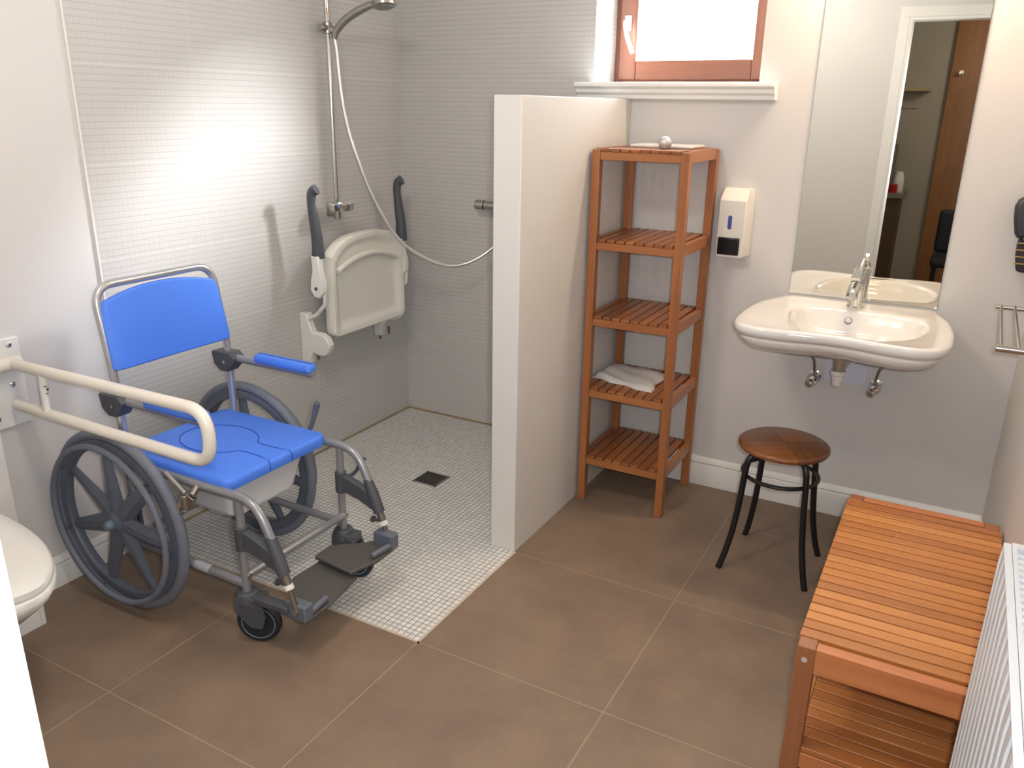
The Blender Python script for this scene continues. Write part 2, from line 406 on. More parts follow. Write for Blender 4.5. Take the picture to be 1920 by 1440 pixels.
RY = -.545
t = thing('shower_rail', 'chrome shower riser rail with slider and soap dish on the tiled wall', 'shower rail', (.04, RY, 1.07))
MB().tube([(.055, RY, 1.085), (.055, RY, 2.3)], .0095).build('rail_bar', CHROME, t)
b = MB(); b.tube([(.006, RY, 1.075), (.055, RY, 1.075)], .014); b.lathe([(.015,-.02),(.015,.02)], (.055, RY, 1.075)); b.build('wall_bracket', CHROME_R, t, bevel=.001)
b = MB(); b.tube([(.006, RY, 2.28), (.055, RY, 2.28)], .014); b.lathe([(.015,-.02),(.015,.02)], (.055, RY, 2.28)); b.build('wall_bracket', CHROME_R, t, bevel=.001)
b = MB(); b.tube([(.055, RY, 1.79), (.055, RY, 1.835)], .017); b.tube([(.055, RY-.045, 1.812), (.055, RY+.03, 1.812)], .014); b.tube([(.055, RY+.0, 1.812), (.085, RY+.012, 1.80)], .014)
b.build('slider', CHROME_R, t, bevel=.002)
sm(.047,.063,RY-.008,RY+.008,1.86,1.885).build('slider_clip', pm('amber clear clip', (214,170,118), .2), t, bevel=.002)
b = MB(); prof = [(.052,-.004),(.055,.0),(.057,.018),(.058,.022),(.0545,.022),(.053,.004),(.048,.001),(0,.001)]
b.lathe([(0,-.006),(.04,-.006)]+prof, (.115, RY-.05, 1.105), seg=40); b.tube([(.055, RY, 1.112), (.1, RY-.03, 1.112)], .01)
b.build('soap_dish', CHROME, t)
# hand shower hooked in the slider
t = thing('hand_shower', 'chrome hand shower resting in the rail slider', 'shower head', (.08, -.53, 1.79))
pth = spline([(.082,-.538,1.772), (.092,-.535,1.80), (.13,-.527,1.838), (.18,-.515,1.868), (.235,-.505,1.89), (.262,-.502,1.895)])
n = len(pth)
MB().tube(pth, [.0115+.005*math.sin(PI*i/n) for i in range(n)], 16).build('handle', CHROME_R, t)
b = MB(); b.lathe([(0,.018),(.025,.017),(.042,.010),(.048,.0),(.047,-.010),(.042,-.014),(0,-.014)], (.305,-.498,1.898), (-.15,.1,1), seg=36); b.build('spray_head', CHROME_R, t)
b = MB(); b.lathe([(.037,-.0145),(.036,-.017),(0,-.017)], (.305,-.498,1.898), (-.15,.1,1), seg=36); b.build('spray_plate', pm('grey spray plate', (120,122,124), .4), t)
hp = [(.082,-.538,1.775),(.086,-.532,1.72),(.088,-.53,1.66),(.096,-.524,1.534),(.112,-.509,1.408),(.137,-.489,1.301),(.18,-.452,1.145),(.254,-.389,.972),(.333,-.322,.888),(.424,-.246,.842),(.498,-.183,.855),(.573,-.12,.911),(.63,-.075,.985),(.66,-.06,1.075)]
tag(MB().tube(spline(hp, 10), .0078, 12).build('shower_hose', pm('woven steel hose', (214,212,208), .3, .75, noise=.05, nscale=200)), 'silver shower hose hanging in a long loop from hand shower to mixer', 'hose')
t = thing('shower_mixer', 'chrome bar mixer on back wall, mostly hidden behind the partition', 'tap', (.66,-.03,1.095))
MB().tube([(.505,-.06,1.098),(.82,-.06,1.098)], .019, 20).build('mixer_body', CHROME_R, t, bevel=.002)
for xa in (.46, .822): MB().tube([(xa,-.06,1.098),(xa+.043,-.06,1.098)], .0225, 20).build('mixer_knob', CHROME_R, t, bevel=.002)
for xa in (.585,.735): MB().tube([(xa,-.0,1.098),(xa,-.05,1.098)], [.024,.018], 16).build('wall_flange', CHROME, t)

# folded wall mounted shower seat
t = thing('folding_shower_chair', 'ivory folding shower seat folded up against the tiled wall', 'shower seat', (.006,-.46,.52))
def seatpan():
    b = MB(); Y0, Y1, Z0, Z1 = -.715, -.215, .575, 1.0
    def ring(inset, x, top_in=0):
        pts = []
        n = 16
        cy = (Y0+Y1)/2; hw = (Y1-Y0)/2 - inset; 
        r = .05
        # bottom corners small radius, top edge bowed
        for k in range(5):
            a = PI + PI/2*k/4; pts.append((x, cy-hw+.025+.025*math.cos(a), Z0+inset+.025+.025*math.sin(a)))
        for k in range(5):
            a = 1.5*PI + PI/2*k/4; pts.append((x, cy+hw-.025+.025*math.cos(a), Z0+inset+.025+.025*math.sin(a)))
        for k in range(n+1):
            u = 1-2*k/n; ed = abs(u)**5
            pts.append((x, cy+u*hw, Z1-inset-top_in-.028*u*u-.05*ed))
        return pts
    b.rings([ring(.004,.105), ring(0,.112), ring(0,.150), ring(.004,.158), ring(.02,.158), ring(.03,.152), ring(.045,.138), ring(.06,.134)])
    return b
seatpan().build('seat_pan', YELLOWED, t)
b = MB()   # raised upper lip across the seat face
lip = [( -.675+.43*k/12, ) for k in range(13)]
ps = [(.150, -.675+.43*k/12, .905-.07*((k-6)/6)**2*.7+.0) for k in range(13)]
b.tube(spline(ps,4), .012, 10); b.build('seat_lip', YELLOWED, t)
for (ya, yc, nm) in ((-.775, -.74, 'l'), (-.205, -.24, 'r')):
    arm = spline([(.13,ya+.012,.925),(.133,ya+.008,1.0),(.13,ya-.002,1.09),(.128,ya-.008,1.15),(.134,ya-.006,1.188),(.152,ya,1.202)], 6)
    n = len(arm); MB().tube(arm, [.027-.010*min(1,i/(n*.55)) + (.005*max(0,(i/(n-1)-.6)/.4)) for i in range(n)], 14).build('arm_grip', DKPLAS, t)
    b = MB(); outl = [(.112,.935),(.15,.935),(.156,.87),(.168,.83),(.166,.785),(.145,.76),(.118,.762),(.100,.79),(.102,.83),(.114,.87)]
    b.prism([(p[0], ya-.016, p[1]) for p in outl], (0,.032,0)); ap = b.build('arm_pivot', WPLAS, t, bevel=.006, seg=3)
    MB().tube([(.132,ya-.018,.80),(.132,ya-.0165,.80)], .008).build('pivot_bolt', DKPLAS, ap)
    b = MB(); b.tube([(.155,ya+.01,.78),(.15,ya+.012,.73),(.10,ya+.014,.68),(.05,ya+.014,.655)], .0085, 10); b.build('strut', WPLAS, t)
    b = MB(); outl = [(.006,.68),(.05,.68),(.058,.64),(.075,.60),(.12,.60),(.15,.585),(.165,.555),(.16,.53),(.14,.505),(.105,.50),(.07,.51),(.055,.48),(.05,.455),(.006,.455)] if nm == 'l' else [(.006,.66),(.05,.66),(.06,.62),(.12,.615),(.15,.6),(.155,.57),(.13,.55),(.08,.555),(.055,.52),(.05,.465),(.006,.465)]
    b.prism([(p[0], yc-.03, p[1]) for p in outl], (0,.035,0)); b.build('wall_bracket', WPLAS, t, bevel=.006, seg=3)
    b = MB(); RU = pm('rusty bolt '+nm, (140,92,52), .7, noise=.3, nscale=200); b.tube([(.065,yc+.012,.505),(.065,yc+.012,.47)], .006, 8); b.build('bracket_bolt', RU, t); MB().tube([(.03,yc-.012,.46),(.03,yc-.012,.445)], .007, 8).build('bracket_bolt', RU, t)

# ------------------------------------------------------------------ grab rail left
GY = -2.0
t = thing('grab_rail', 'ivory fold-down grab rail over the near wheel of the wheelchair', 'grab rail', (0,GY,.6))
loop = [(.06,GY,.786),(.80,GY,.793),(.862,GY,.79),(.862,GY,.653),(.80,GY,.645),(.06,GY,.655)]
lp = fillet([(.03,GY,.785),(.855,GY,.795),(.855,GY,.65),(.03,GY,.655)], .068, 10)
MB().tube(lp, .0165, 18).build('rail_tube', IVORY, t)
b = MB(); b.tube([(.182,GY,.785),(.178,GY,.655)], .0125, 16); b.build('upright', WPLAS, t)
b = MB(); b.box(.1895,.1905,GY-.008,GY+.004,.742,.75) 
b = MB(); b.tube([(.035,GY-.055,.785),(.035,GY+.028,.785)], .021, 20); b.build('hinge', IVORY, t, bevel=.003)
b = MB(); b.box(0,.012,-2.075,-1.952,.585,.855); pl = b.build('wall_plate', WPLAS, t, bevel=.003)
for (y, z) in ((-1.985,.835),(-1.995,.715),(-2.055,.62)):
    MB().lathe([(.0085,0),(.0085,.003),(.006,.005),(0,.0055)], (.012,y,z), (1,0,0), 16).build('screw', CHROME, pl)
# small printed mark on the upright
b = MB()
for (dz, w) in ((.095,.010),(.082,.006),(.070,.009),(.062,.005)):
    b.box(.166+.028,.166+.0285,GY-.008,GY-.008+w,.655+dz,.655+dz+.003)
b2 = MB(); b2.obox((.1935,GY-.0035,.742),(1,0,0),(0,1,0),(0,0,1),.0006,.005,.0015); b2.obox((.193,GY+.002,.732),(1,0,0),(0,1,0),(0,0,1),.0006,.003,.004); b2.obox((.1925,GY-.001,.72),(1,0,0),(0,1,0),(0,0,1),.0006,.004,.0012)
b2.build('maker_mark', DKPLAS, t)

# ------------------------------------------------------------------ toilet
TY = -2.388
t = thing('toilet', 'white toilet with closed lid at the left edge of the room', 'toilet', (.4, TY, 0))
def egg(z, x0, x1, hw, sc=1, n=48):
    pts = []; c0 = x0 + .05
    for k in range(n):
        a = 2*PI*k/n; c = math.cos(a); q = math.sin(a)
        if c >= 0: xx = c0 + (x1-c0)*sc*c; yy = hw*sc*q
        else: xx = c0 - (c0-x0)*sc*abs(c)**.5; yy = hw*sc*math.copysign(abs(q)**.45, q)
        pts.append((xx, TY+yy, z))
    return pts
b = MB(); b.rings([egg(.412,.165,.655,.184,.98), egg(.414,.165,.655,.185), egg(.429,.165,.655,.185), egg(.436,.165,.655,.185,.97), egg(.439,.165,.655,.185,.8)]); b.build('lid', WPLAS, t, ang=60)
b = MB(); b.rings([egg(.388,.165,.658,.187,.98), egg(.39,.165,.658,.188), egg(.405,.165,.658,.188), egg(.41,.165,.658,.186,.98)]); b.build('seat', WPLAS, t, ang=60)
b = MB(); b.rings([egg(0,.20,.40,.085), egg(.04,.20,.39,.08), egg(.16,.19,.42,.085), egg(.24,.17,.48,.12), egg(.30,.16,.56,.155), egg(.34,.155,.61,.173), egg(.37,.152,.645,.183), egg(.384,.152,.652,.185), egg(.388,.152,.648,.18)]); b.build('bowl', CERAM, t, ang=70)
b = MB(); b.tube([(.19,TY-.08,.441),(.19,TY+.08,.441)], .012); b.build('lid_hinge', CHROME_R, t)

# ------------------------------------------------------------------ commode wheelchair
N, F = -1.86, -1.43
CH = thing('commode_wheelchair', 'blue and grey commode wheelchair parked half on the mosaic shower floor', 'wheelchair', (.5,-1.645,0))
R_T = .0125
# back hoop
hoop = fillet([(.308,N,.48),(.306,N,.70),(.298,N,.80),(.262,N,1.015),(.262,F,1.015),(.298,F,.80),(.306,F,.70),(.308,F,.48)], .068, 10)
MB().tube(hoop, R_T, 16).build('back_hoop', pm('polished tube', (206,206,208), .22, .8, noise=.02), CH)
for s in (N, F):
    side = spline([(.24,s,.478),(.45,s,.477),(.70,s,.478),(.78,s,.478),(.825,s,.468),(.858,s,.438),(.885,s,.385),(.905,s,.335)], 6)
    MB().tube(side, R_T+.001, 16).build('side_tube', STEEL, CH)
    MB().tube([(.775,s,.47),(.772,s,.16)], R_T, 16).build('front_upright', STEEL, CH)
    low = [(.30,s,.20),(.77,s,.195)]
    lr = MB().tube(low, R_T+.001, 16).build('lower_rail', STEEL, CH)
    MB().tube([(.308,s,.49),(.308,s,.20)], R_T, 16).build('rear_upright', STEEL, CH)
    if s == N: MB().tube([(.565,s,.1978),(.63,s,.1972)], R_T+.0018, 16, caps=False).build('white_label', pm('pale label', (176,178,186), .5), lr)
for (x, z) in ((.778,.225),(.31,.235),(.29,.478)): MB().tube([(x,N,z),(x,F,z)], R_T-.0005, 16).build('cross_tube', STEEL, CH)
for s in (N, F): MB().lathe([(.009,0),(.009,.004),(.004,.006),(0,.006)], (.7845+.004,s,.225), (1,0,0), 14).build('bolt', CHROME, CH)
# backrest shell
def backrest():
    b = MB(); nu, nv = 24, 10; rows = []
    yc = (N+F)/2; hw = (F-N)/2 + .006
    front = []; back = []
    for j in range(nv+1):
        v = j/nv; fr = []; bk = []
        for i in range(nu+1):
            u = -1 + 2*i/nu
            ztop = .962 + .036*(1-u*u)**.8; zbot = .772 - .006*(1-u*u)
            # rounded upper corners
            e = max(0, abs(u)-.92)/.08; ztop -= .025*e*e
            z = zbot + (ztop-zbot)*v
            xs = .300 - .036*(v**1.2)
            bow = -.020*(1-u*u)
            wrap = .012*max(0, (abs(u)-.86)/.14)**2
            fr.append((xs + .034 + bow - wrap*1.3, yc + u*hw, z)); bk.append((xs + .0135 + bow*.9 - wrap*.5, yc + u*hw, z))
        front.append(fr); back.append(bk)
    m = nu+1; vs = [p for r in front for p in r] + [p for r in back for p in r]; o = m*(nv+1); fs = []
    for j in range(nv):
        for i in range(nu):
            a = j*m+i; fs.append((a, a+1, a+m+1, a+m)); fs.append((o+a, o+a+m, o+a+m+1, o+a+1))
    for i in range(nu):
        fs.append((i, o+i, o+i+1, i+1)); a = nv*m+i; fs.append((a, a+1, o+a+1, o+a))
    for j in range(nv):
        a = j*m; fs.append((a, a+m, o+a+m, o+a)); a = j*m+nu; fs.append((a, o+a, o+a+m, a+m))
    return b.add(vs, fs)
backrest().build('backrest', BLUE, CH, bevel=.006, seg=3)
# seat with toilet opening lid
SZ = .512
def seat_shape():
    b = MB(); cx, cy, hx, hy = .4985, -1.645, .2335, .2135
    def rr(inset, z, r=.035): return [(x, y, z) for (x, y) in rrect(cx, cy, hx-inset, hy-inset, max(.01, r-inset), 6)]
    b.rings([rr(.012,.470), rr(.002,.475), rr(0,.484), rr(0,.500), rr(.004,.508), rr(.012,SZ)])
    return b
seat = seat_shape().build('seat', BLUE, CH, ang=50)
# seam of the round cover: oval groove line plus slot to the front edge
b = MB()
ov = [(.470+.135*math.cos(a), -1.645+.105*math.sin(a), SZ+.0004) for a in [2*PI*k/48 for k in range(48)] if not (abs(math.sin(a)) < .30 and math.cos(a) > 0)]
arr = sorted([( (math.atan2(p[1]+1.645, p[0]-.47)) % (2*PI), p) for p in ov]); arr = [p for _, p in arr]
arr = [(.7325,-1.645+.046,SZ-.034),(.7325,-1.645+.046,SZ-.012),(.727,-1.645+.044,SZ-.002),(.68,-1.645+.036,SZ+.0004),(.625,-1.645+.034,SZ+.0004)] + arr + [(.625,-1.645-.034,SZ+.0004),(.68,-1.645-.036,SZ+.0004),(.727,-1.645-.044,SZ-.002),(.7325,-1.645-.046,SZ-.012),(.7325,-1.645-.046,SZ-.034)]
b.tube(arr, .0019, 6); b.build('seam', pm('deep blue seam', (34,74,170), .6), seat)
cov = MB().rings([[(.470+r*.135*math.cos(2*PI*k/40), -1.645+r*.105*math.sin(2*PI*k/40), z) for k in range(40)] for (r, z) in ((.97,SZ-.002),(.96,SZ+.001),(.9,SZ+.0015),(.5,SZ+.0005))])
cov.build('seat_cover', BLUE, CH, ang=60)
# bucket
def bk(z, x0, x1, y0, y1, r): return [(x, y, z) for (x, y) in rrect((x0+x1)/2, (y0+y1)/2, (x1-x0)/2, (y1-y0)/2, r, 6)]
b = MB(); b.rings([bk(.325,.385,.635,-1.755,-1.505,.03), bk(.33,.378,.642,-1.762,-1.498,.035), bk(.345,.375,.648,-1.768,-1.492,.04), bk(.462,.36,.675,-1.80,-1.465,.045), bk(.468,.35,.685,-1.81,-1.455,.045), bk(.473,.35,.685,-1.81,-1.455,.045)])
b.build('bucket', BUCKET, CH, ang=50)
for y in (-1.825,-1.462): MB().tube([(.34,y,.472),(.70,y,.472)], .006, 8).build('bucket_runner', STEEL, CH)
# armrests
for s, sg, dz in ((N,-1,-.024),(F,1,0)):
    b = MB(); b.prism([(x, s-.026, z+dz) for x, z in ((.250,.722),(.335,.726),(.358,.706),(.345,.682),(.320,.655),(.285,.655),(.258,.676))], (0,.052,0))
    br = b.build('arm_bracket', DKPLAS, CH, bevel=.005, seg=3)
    MB().lathe([(.005,0),(.005,.002),(0,.002)], (.31,s-.0265,.69+dz), (0,-1,0), 12).build('bolt', CHROME, br)
    at_ = MB().tube([(.33,s,.703+dz),(.685,s,.703+dz)], .0125, 16).build('armrest_tube', STEEL, CH)
    b = MB()
    def pr_(z, ins): return [(x, y, z+dz) for (x, y) in rrect(.562, s, .122-ins, .022-ins, .014, 5)]
    b.rings([pr_(.708,.004), pr_(.712,0), pr_(.727,0), pr_(.734,.004), pr_(.737,.010)])
    b.build('arm_pad', BLUE, CH, ang=50)
# big wheels
def make_wheel(xc, yt, sg):
    R = .298; c = (xc, yt, R)
    def ringprof(c, prof, seg=72):
        b = MB(); n = len(prof); vs = []; fs = []
        for k in range(seg):
            a = 2*PI*k/seg
            for (r, y) in prof: vs.append((c[0]+r*math.cos(a), c[1]+y, c[2]+r*math.sin(a)))
        for k in range(seg):
            k2 = (k+1) % seg
            for i in range(n):
                i2 = (i+1) % n; fs.append((k*n+i, k*n+i2, k2*n+i2, k2*n+i))
        return b.add(vs, fs)
    prof = [(.281+.017*math.cos(2*PI*i/14), .0165*math.sin(2*PI*i/14)) for i in range(14)]
    ty = ringprof(c, prof).build('tyre', TYRE, CH)
    b = ringprof(c, [(.268,-.013),(.268,.013),(.256,.016),(.240,.014),(.236,.006),(.236,-.006),(.240,-.014),(.256,-.016)])
    # hub and seven tapering spokes
    b.lathe([(.0,-.03),(.022,-.03),(.034,-.02),(.038,0),(.034,.02),(.022,.03),(0,.03)], c, (0,1,0), 28)
    for k in range(7):
        a = 2*PI*k/7 + 1.658
        d = Vector((math.cos(a),0,math.sin(a))); pp = Vector((-math.sin(a),0,math.cos(a))); C = Vector(c); Y = Vector((0,1,0))
        ringsl = []
        for (r, hw, ht) in ((.02,.032,.020),(.04,.034,.018),(.242,.017,.008)):
            q = C + d*r
            ringsl.append([q+pp*hw+Y*ht*.25, q+pp*hw*.35+Y*ht, q-pp*hw*.35+Y*ht, q-pp*hw+Y*ht*.25, q-pp*hw-Y*ht*.25, q-pp*hw*.35-Y*ht, q+pp*hw*.35-Y*ht, q+pp*hw-Y*ht*.25])
        b.rings(ringsl)
    b.build('wheel_rim', DKMET, CH, ang=30)
    yo = yt + sg*.042
    rim = [(xc+.256*math.cos(2*PI*k/72), yo, R+.256*math.sin(2*PI*k/72)) for k in range(72)]
    hr = MB().tube(rim, .0095, 12, closed=True).build('push_rim', TYRE, CH)
    for k in range(7):
        a = 2*PI*k/7 + 1.658
        MB().tube([(xc+.25*math.cos(a), yt+sg*.008, R+.25*math.sin(a)), (xc+.256*math.cos(a), yo, R+.256*math.sin(a))], .005, 8).build('rim_bracket', DKPLAS, hr)
    b = MB(); b.lathe([(.016,0),(.016,.014),(.011,.022),(0,.024)], (xc, yt+sg*.028, R), (0,sg,0), 18); b.build('hub_cap', RIMC, CH)
    MB().tube([(xc, yt, R), (xc, yt-sg*.06, R)], .010, 10).build('axle', STEEL, CH)
make_wheel(.303, -1.912, -1); make_wheel(.313, -1.378, 1)
# push handles absent; rear axle plates
for s in (N, F): MB().box(.285,.335,s-.006,s+.006,.2,.36).build('axle_plate', DKPLAS, CH, bevel=.003)
# casters
def caster(xs, s, cx, cy, yaw):
    cr = .066; ax = Vector((math.sin(yaw), -math.cos(yaw), 0)); fw = Vector((math.cos(yaw), math.sin(yaw), 0))
    c = Vector((cx, cy, cr)); up = Vector((0,0,1))
    b = MB(); b.lathe([(.030,.135),(.034,.14),(.034,.165),(.029,.175),(0,.175)], (xs, s, 0), (0,0,1), 24)
    for sg in (-1, 1):
        q = c + ax*sg*.022
        top = Vector((xs, s, .15)) + ax*sg*.022
        b.prism([q - fw*.018 - up*.010, q + fw*.018 - up*.012, q + fw*.03 + up*.03, top + fw*.05 + up*.0, top + fw*.02 + up*.012, top - fw*.03 + up*.008, top - fw*.034 - up*.03], ax*sg*.006)
    mid = Vector((xs, s, .148)); b.obox(mid + fw*.012, fw, ax, up, .042, .026, .014)
    fork = b.build('caster_fork', DKPLAS, CH, bevel=.004, seg=2)
    b = MB(); b.lathe([(.050,-.0135),(.060,-.0145),(.066,-.008),(.066,.008),(.060,.0145),(.050,.0135)], c, ax, 36)
    b.build('caster_tyre', RUBBER, CH)
    b = MB(); b.lathe([(0,-.015),(.012,-.015),(.014,-.011),(.044,-.010),(.050,-.012),(.050,.012),(.044,.010),(.014,.011),(.012,.015),(0,.015)], c, ax, 36); b.build('caster_hub', DKPLAS, CH)
    for sg in (-1,1):
        b = MB(); rr = [c + ax*sg*.0125 + fw*.0505*math.cos(2*PI*k/36) + up*.0505*math.sin(2*PI*k/36) for k in range(36)]
        b.tube(rr, .0022, 6, closed=True); b.build('hub_ring', RIMC, CH)
caster(.772, N, .793, -1.842, math.radians(24))
MB().obox((.862,N+.004,.158),(1,0,.05),(0,1,0),(-.05,0,1),.075,.017,.011).build('fork_arm', DKPLAS, CH, bevel=.004)
caster(.772, F, .815, -1.425, math.radians(10))
# arm of the fork towards the footrest (anti-rotation strap) and footrest hangers
for s, fz in ((N, 0), (F, .0)):
    b = MB(); P = [(.775,s-.013,.375),(.80,s-.013,.375),(.86,s-.013,.355),(.905,s-.013,.335),(.93,s-.013,.275),(.90,s-.013,.285),(.85,s-.013,.305),(.80,s-.013,.315),(.775,s-.013,.32)]
    b.prism(P, (0,.026,0)); b.tube([(.774,s,.385),(.773,s,.31)], .019, 16)
    b.build('hanger_clamp', DKPLAS, CH, bevel=.004, seg=3)
    MB().tube([(.884,s,.383),(.905,s,.335),(.928,s,.275)], [.0145,.0185,.0185], 16).build('tube_sleeve', DKPLAS, CH, bevel=.001)
    b = MB(); b.tube([(.926,s,.282),(.943,s,.24)], .0125, 14); b.build('lower_tube', CHROME_R, CH)
    MB().tube([(.939,s,.248),(.9445,s,.234)], .0142, 14).build('white_collar', WPLAS, CH)
    MB().tube([(.943,s,.24),(.96,s,.19),(.966,s,.165)], .0085, 12).build('footrest_stem', CHROME_R, CH)
    b = MB(); b.tube([(.93,s-.0,.246),(.905,s+.0,.243)], .006, 8); b.lathe([(.011,0),(.011,.008),(0,.009)], (.905,s,.243), (-1,0,0), 12); b.build('knob', DKPLAS, CH)
# footplates
def plate(y0, y1, z, sg, tilt):
    b = MB(); pts = [(.99,y0),(.992,y0+sg*.09),(.968,y1),(.825,y1),(.822,y0+sg*.12),(.90,y0+sg*.035),(.92,y0)]
    zz = lambda x, y: z + tilt*(x-.9)
    P = [(x, y, zz(x, y)) for (x, y) in pts]
    b.prism(P, (0,0,-.011)); o = b.build('footplate', DKMET_F, CH, bevel=.003, seg=2)
    b = MB(); b.obox((.958,y0+sg*.004,z+.012), (1,0,0), (0,1,0), (0,0,1), .038, .018, .026); b.tube([(.985,y0+sg*.02,z+.004),(.975,y0+sg*.10,z+.004)], .010, 10)
    b.build('hinge_block', DKMET, o, bevel=.005, seg=3)
    MB().lathe([(.009,0),(.009,.004),(0,.006)], (.96,y0-sg*.014,z+.014), (0,-sg,0), 14).build('bolt', CHROME, o)
DKMET_F = pm('grey brown footplate plastic', (80,77,74), .55, noise=.05, nscale=20, bump=.3, bscale=300)
plate(N+.012, -1.60, .150, 1, -.12); plate(F-.006, -1.63, .178, -1, -.1)
# brakes
b = MB(); b.tube([(.62,N-.005,.475),(.62,N-.03,.455)], .011, 12); b.tube([(.60,N-.035,.458),(.53,N-.04,.512)], .007, 10); b.tube([(.585,N-.032,.45),(.572,N-.045,.405)], .009, 10)
b.tube([(.60,N-.04,.415),(.60,N-.04,.455)], .012, 12); b.tube([(.60,N-.04,.405),(.545,N-.055,.378)], .007, 10)
b.obox((.60,N-.03,.44), (1,0,-.4), (0,1,0), (.4,0,1), .028, .008, .018)
b.build('brake', CHROME_R, CH, bevel=.0015)
b = MB(); b.tube([(.61,F+.03,.46),(.635,F+.035,.52),(.655,F+.035,.575),(.662,F+.035,.592)], [.008,.008,.011,.010], 12); b.obox((.61,F+.02,.45), (1,0,0), (0,1,0), (0,0,1), .02, .012, .012)
b.build('brake', DKMET, CH, bevel=.001)
b = MB(); b.tube(spline([(.79,F+.01,.36),(.82,F+.02,.385),(.835,F+.03,.42),(.855,F+.03,.435)], 5), .006, 10); b.build('release_lever', DKPLAS, CH)

# ------------------------------------------------------------------ tall slatted shelf unit
SX0, SX1, SY0, SY1, SH = 1.217, 1.578, -.505, -.135, 1.388
t = thing('shelf_unit', 'tall narrow slatted wooden shelf unit in the corner by the partition', 'shelf', ((SX0+SX1)/2, (SY0+SY1)/2, 0))
pw = .031
for (x, y) in ((SX0,SY0),(SX1-pw,SY0),(SX0,SY1-pw),(SX1-pw,SY1-pw)):
    MB().box(x, x+pw, y, y+pw, 0, SH-.004).build('post', RACK_LEG, t, bevel=.002)
RACK_X = wood_mat('shelf rail wood', (124,72,38), (158,98,56), (180,118,70), 0, seed=8)
RACK_Y = wood_mat('shelf side rail wood', (124,72,38), (158,98,56), (180,118,70), 1, seed=9)
for lv in (1.388, 1.066, .776, .487, .198):
    z1 = lv
    b = MB(); a0 = SX0+pw+.002; a1 = SX1-pw-.002; ns = 8; pit = (a1-a0)/ns
    for i in range(ns): b.box(a0+i*pit+.003, a0+(i+1)*pit-.003, SY0+.001, SY1-.001, z1-.0115, z1)
    s = b.build('shelf', RACK_SL, t, bevel=.0015)
    for y in (SY0+.003, SY1-.022): MB().box(SX0+pw, SX1-pw, y, y+.019, z1-.04, z1-.0118).build('rail', RACK_X, s, bevel=.0015)
    for x in (SX0+.003, SX1-.022): MB().box(x, x+.019, SY0+pw, SY1-pw, z1-.04, z1).build('side_rail', RACK_Y, s, bevel=.0015)
# things on it
b = MB()
tx = [(1.30,-.325),(1.53,-.245),(1.50,-.15),(1.275,-.20)]
b.prism([(x, y, 1.389) for x, y in [(1.292,-.33),(1.528,-.33),(1.528,-.165),(1.292,-.165)]], (0,0,.010))
tag(b.build('tray', pm('thin white board', (226,222,218), .45), bevel=.003), 'thin white tray lying on top of the tall wooden shelf', 'tray')
b = MB(); b.lathe([(0,0),(.012,0),(.020,.006),(.0245,.018),(.024,.028),(.018,.038),(.008,.043),(0,.043)], (1.451,-.40,1.3885), (0,0,1), 24)
tag(b.build('ornament', pm('knobbly silver', (200,202,200), .35, .5, bump=1, bscale=120, noise=.3, nscale=150)), 'small round silvery knob standing before the white tray', 'ornament')
def towel():
    b = MB(); layers = []
    nx, ny = 26, 18; rnd = random.Random(3)
    def hgt(u, v):
        return .018 + .003*math.sin(u*9+v*2) + .003*math.sin(v*13+u*5) - .006*max(0,(v-.8)*5)*(.5+.5*math.sin(u*20))
    x0, y0 = 1.262, -.475; wx, wy = .235, .27
    C = [(1.214,-.385),(1.478,-.448),(1.462,-.205),(1.228,-.19)]
    def P(u, v):
        a = Vector(C[0])*(1-u)*(1-v) + Vector(C[1])*u*(1-v) + Vector(C[2])*u*v + Vector(C[3])*(1-u)*v
        e = .006*math.sin(v*11)*(1 if u in (0,1) else 0) + .005*math.sin(u*14)*(1 if v in (0,1) else 0)
        return a.x + e, a.y + e
    top = []; bot = []
    for j in range(ny+1):
        for i in range(nx+1):
            u = i/nx; v = j/ny; x, y = P(u, v)
            edge = min(u,1-u,v,1-v); k = min(1, edge/.06)
            top.append((x, y, .4875+.006+(hgt(u,v)-.006)*math.sqrt(k))); bot.append((x, y, .4878))
    m = nx+1; n = len(top); fs = []
    for j in range(ny):
        for i in range(nx):
            a = j*m+i; fs.append((a,a+1,a+m+1,a+m)); fs.append((n+a,n+a+m,n+a+m+1,n+a+1))
    for i in range(nx): fs.append((i,n+i,n+i+1,i+1)); a = ny*m+i; fs.append((a,a+1,n+a+1,n+a))
    for j in range(ny): a = j*m; fs.append((a,a+m,n+a+m,n+a)); a = j*m+nx; fs.append((a,n+a,n+a+m,a+m))
    return b.add(top+bot, fs)
TW = pm('white terry towel', (206,202,198), .95, bump=1, bscale=450, noise=.03, nscale=60)
tag(towel().build('towel', TW, ang=70), 'folded white towel on the fourth level of the wooden shelf', 'towel')

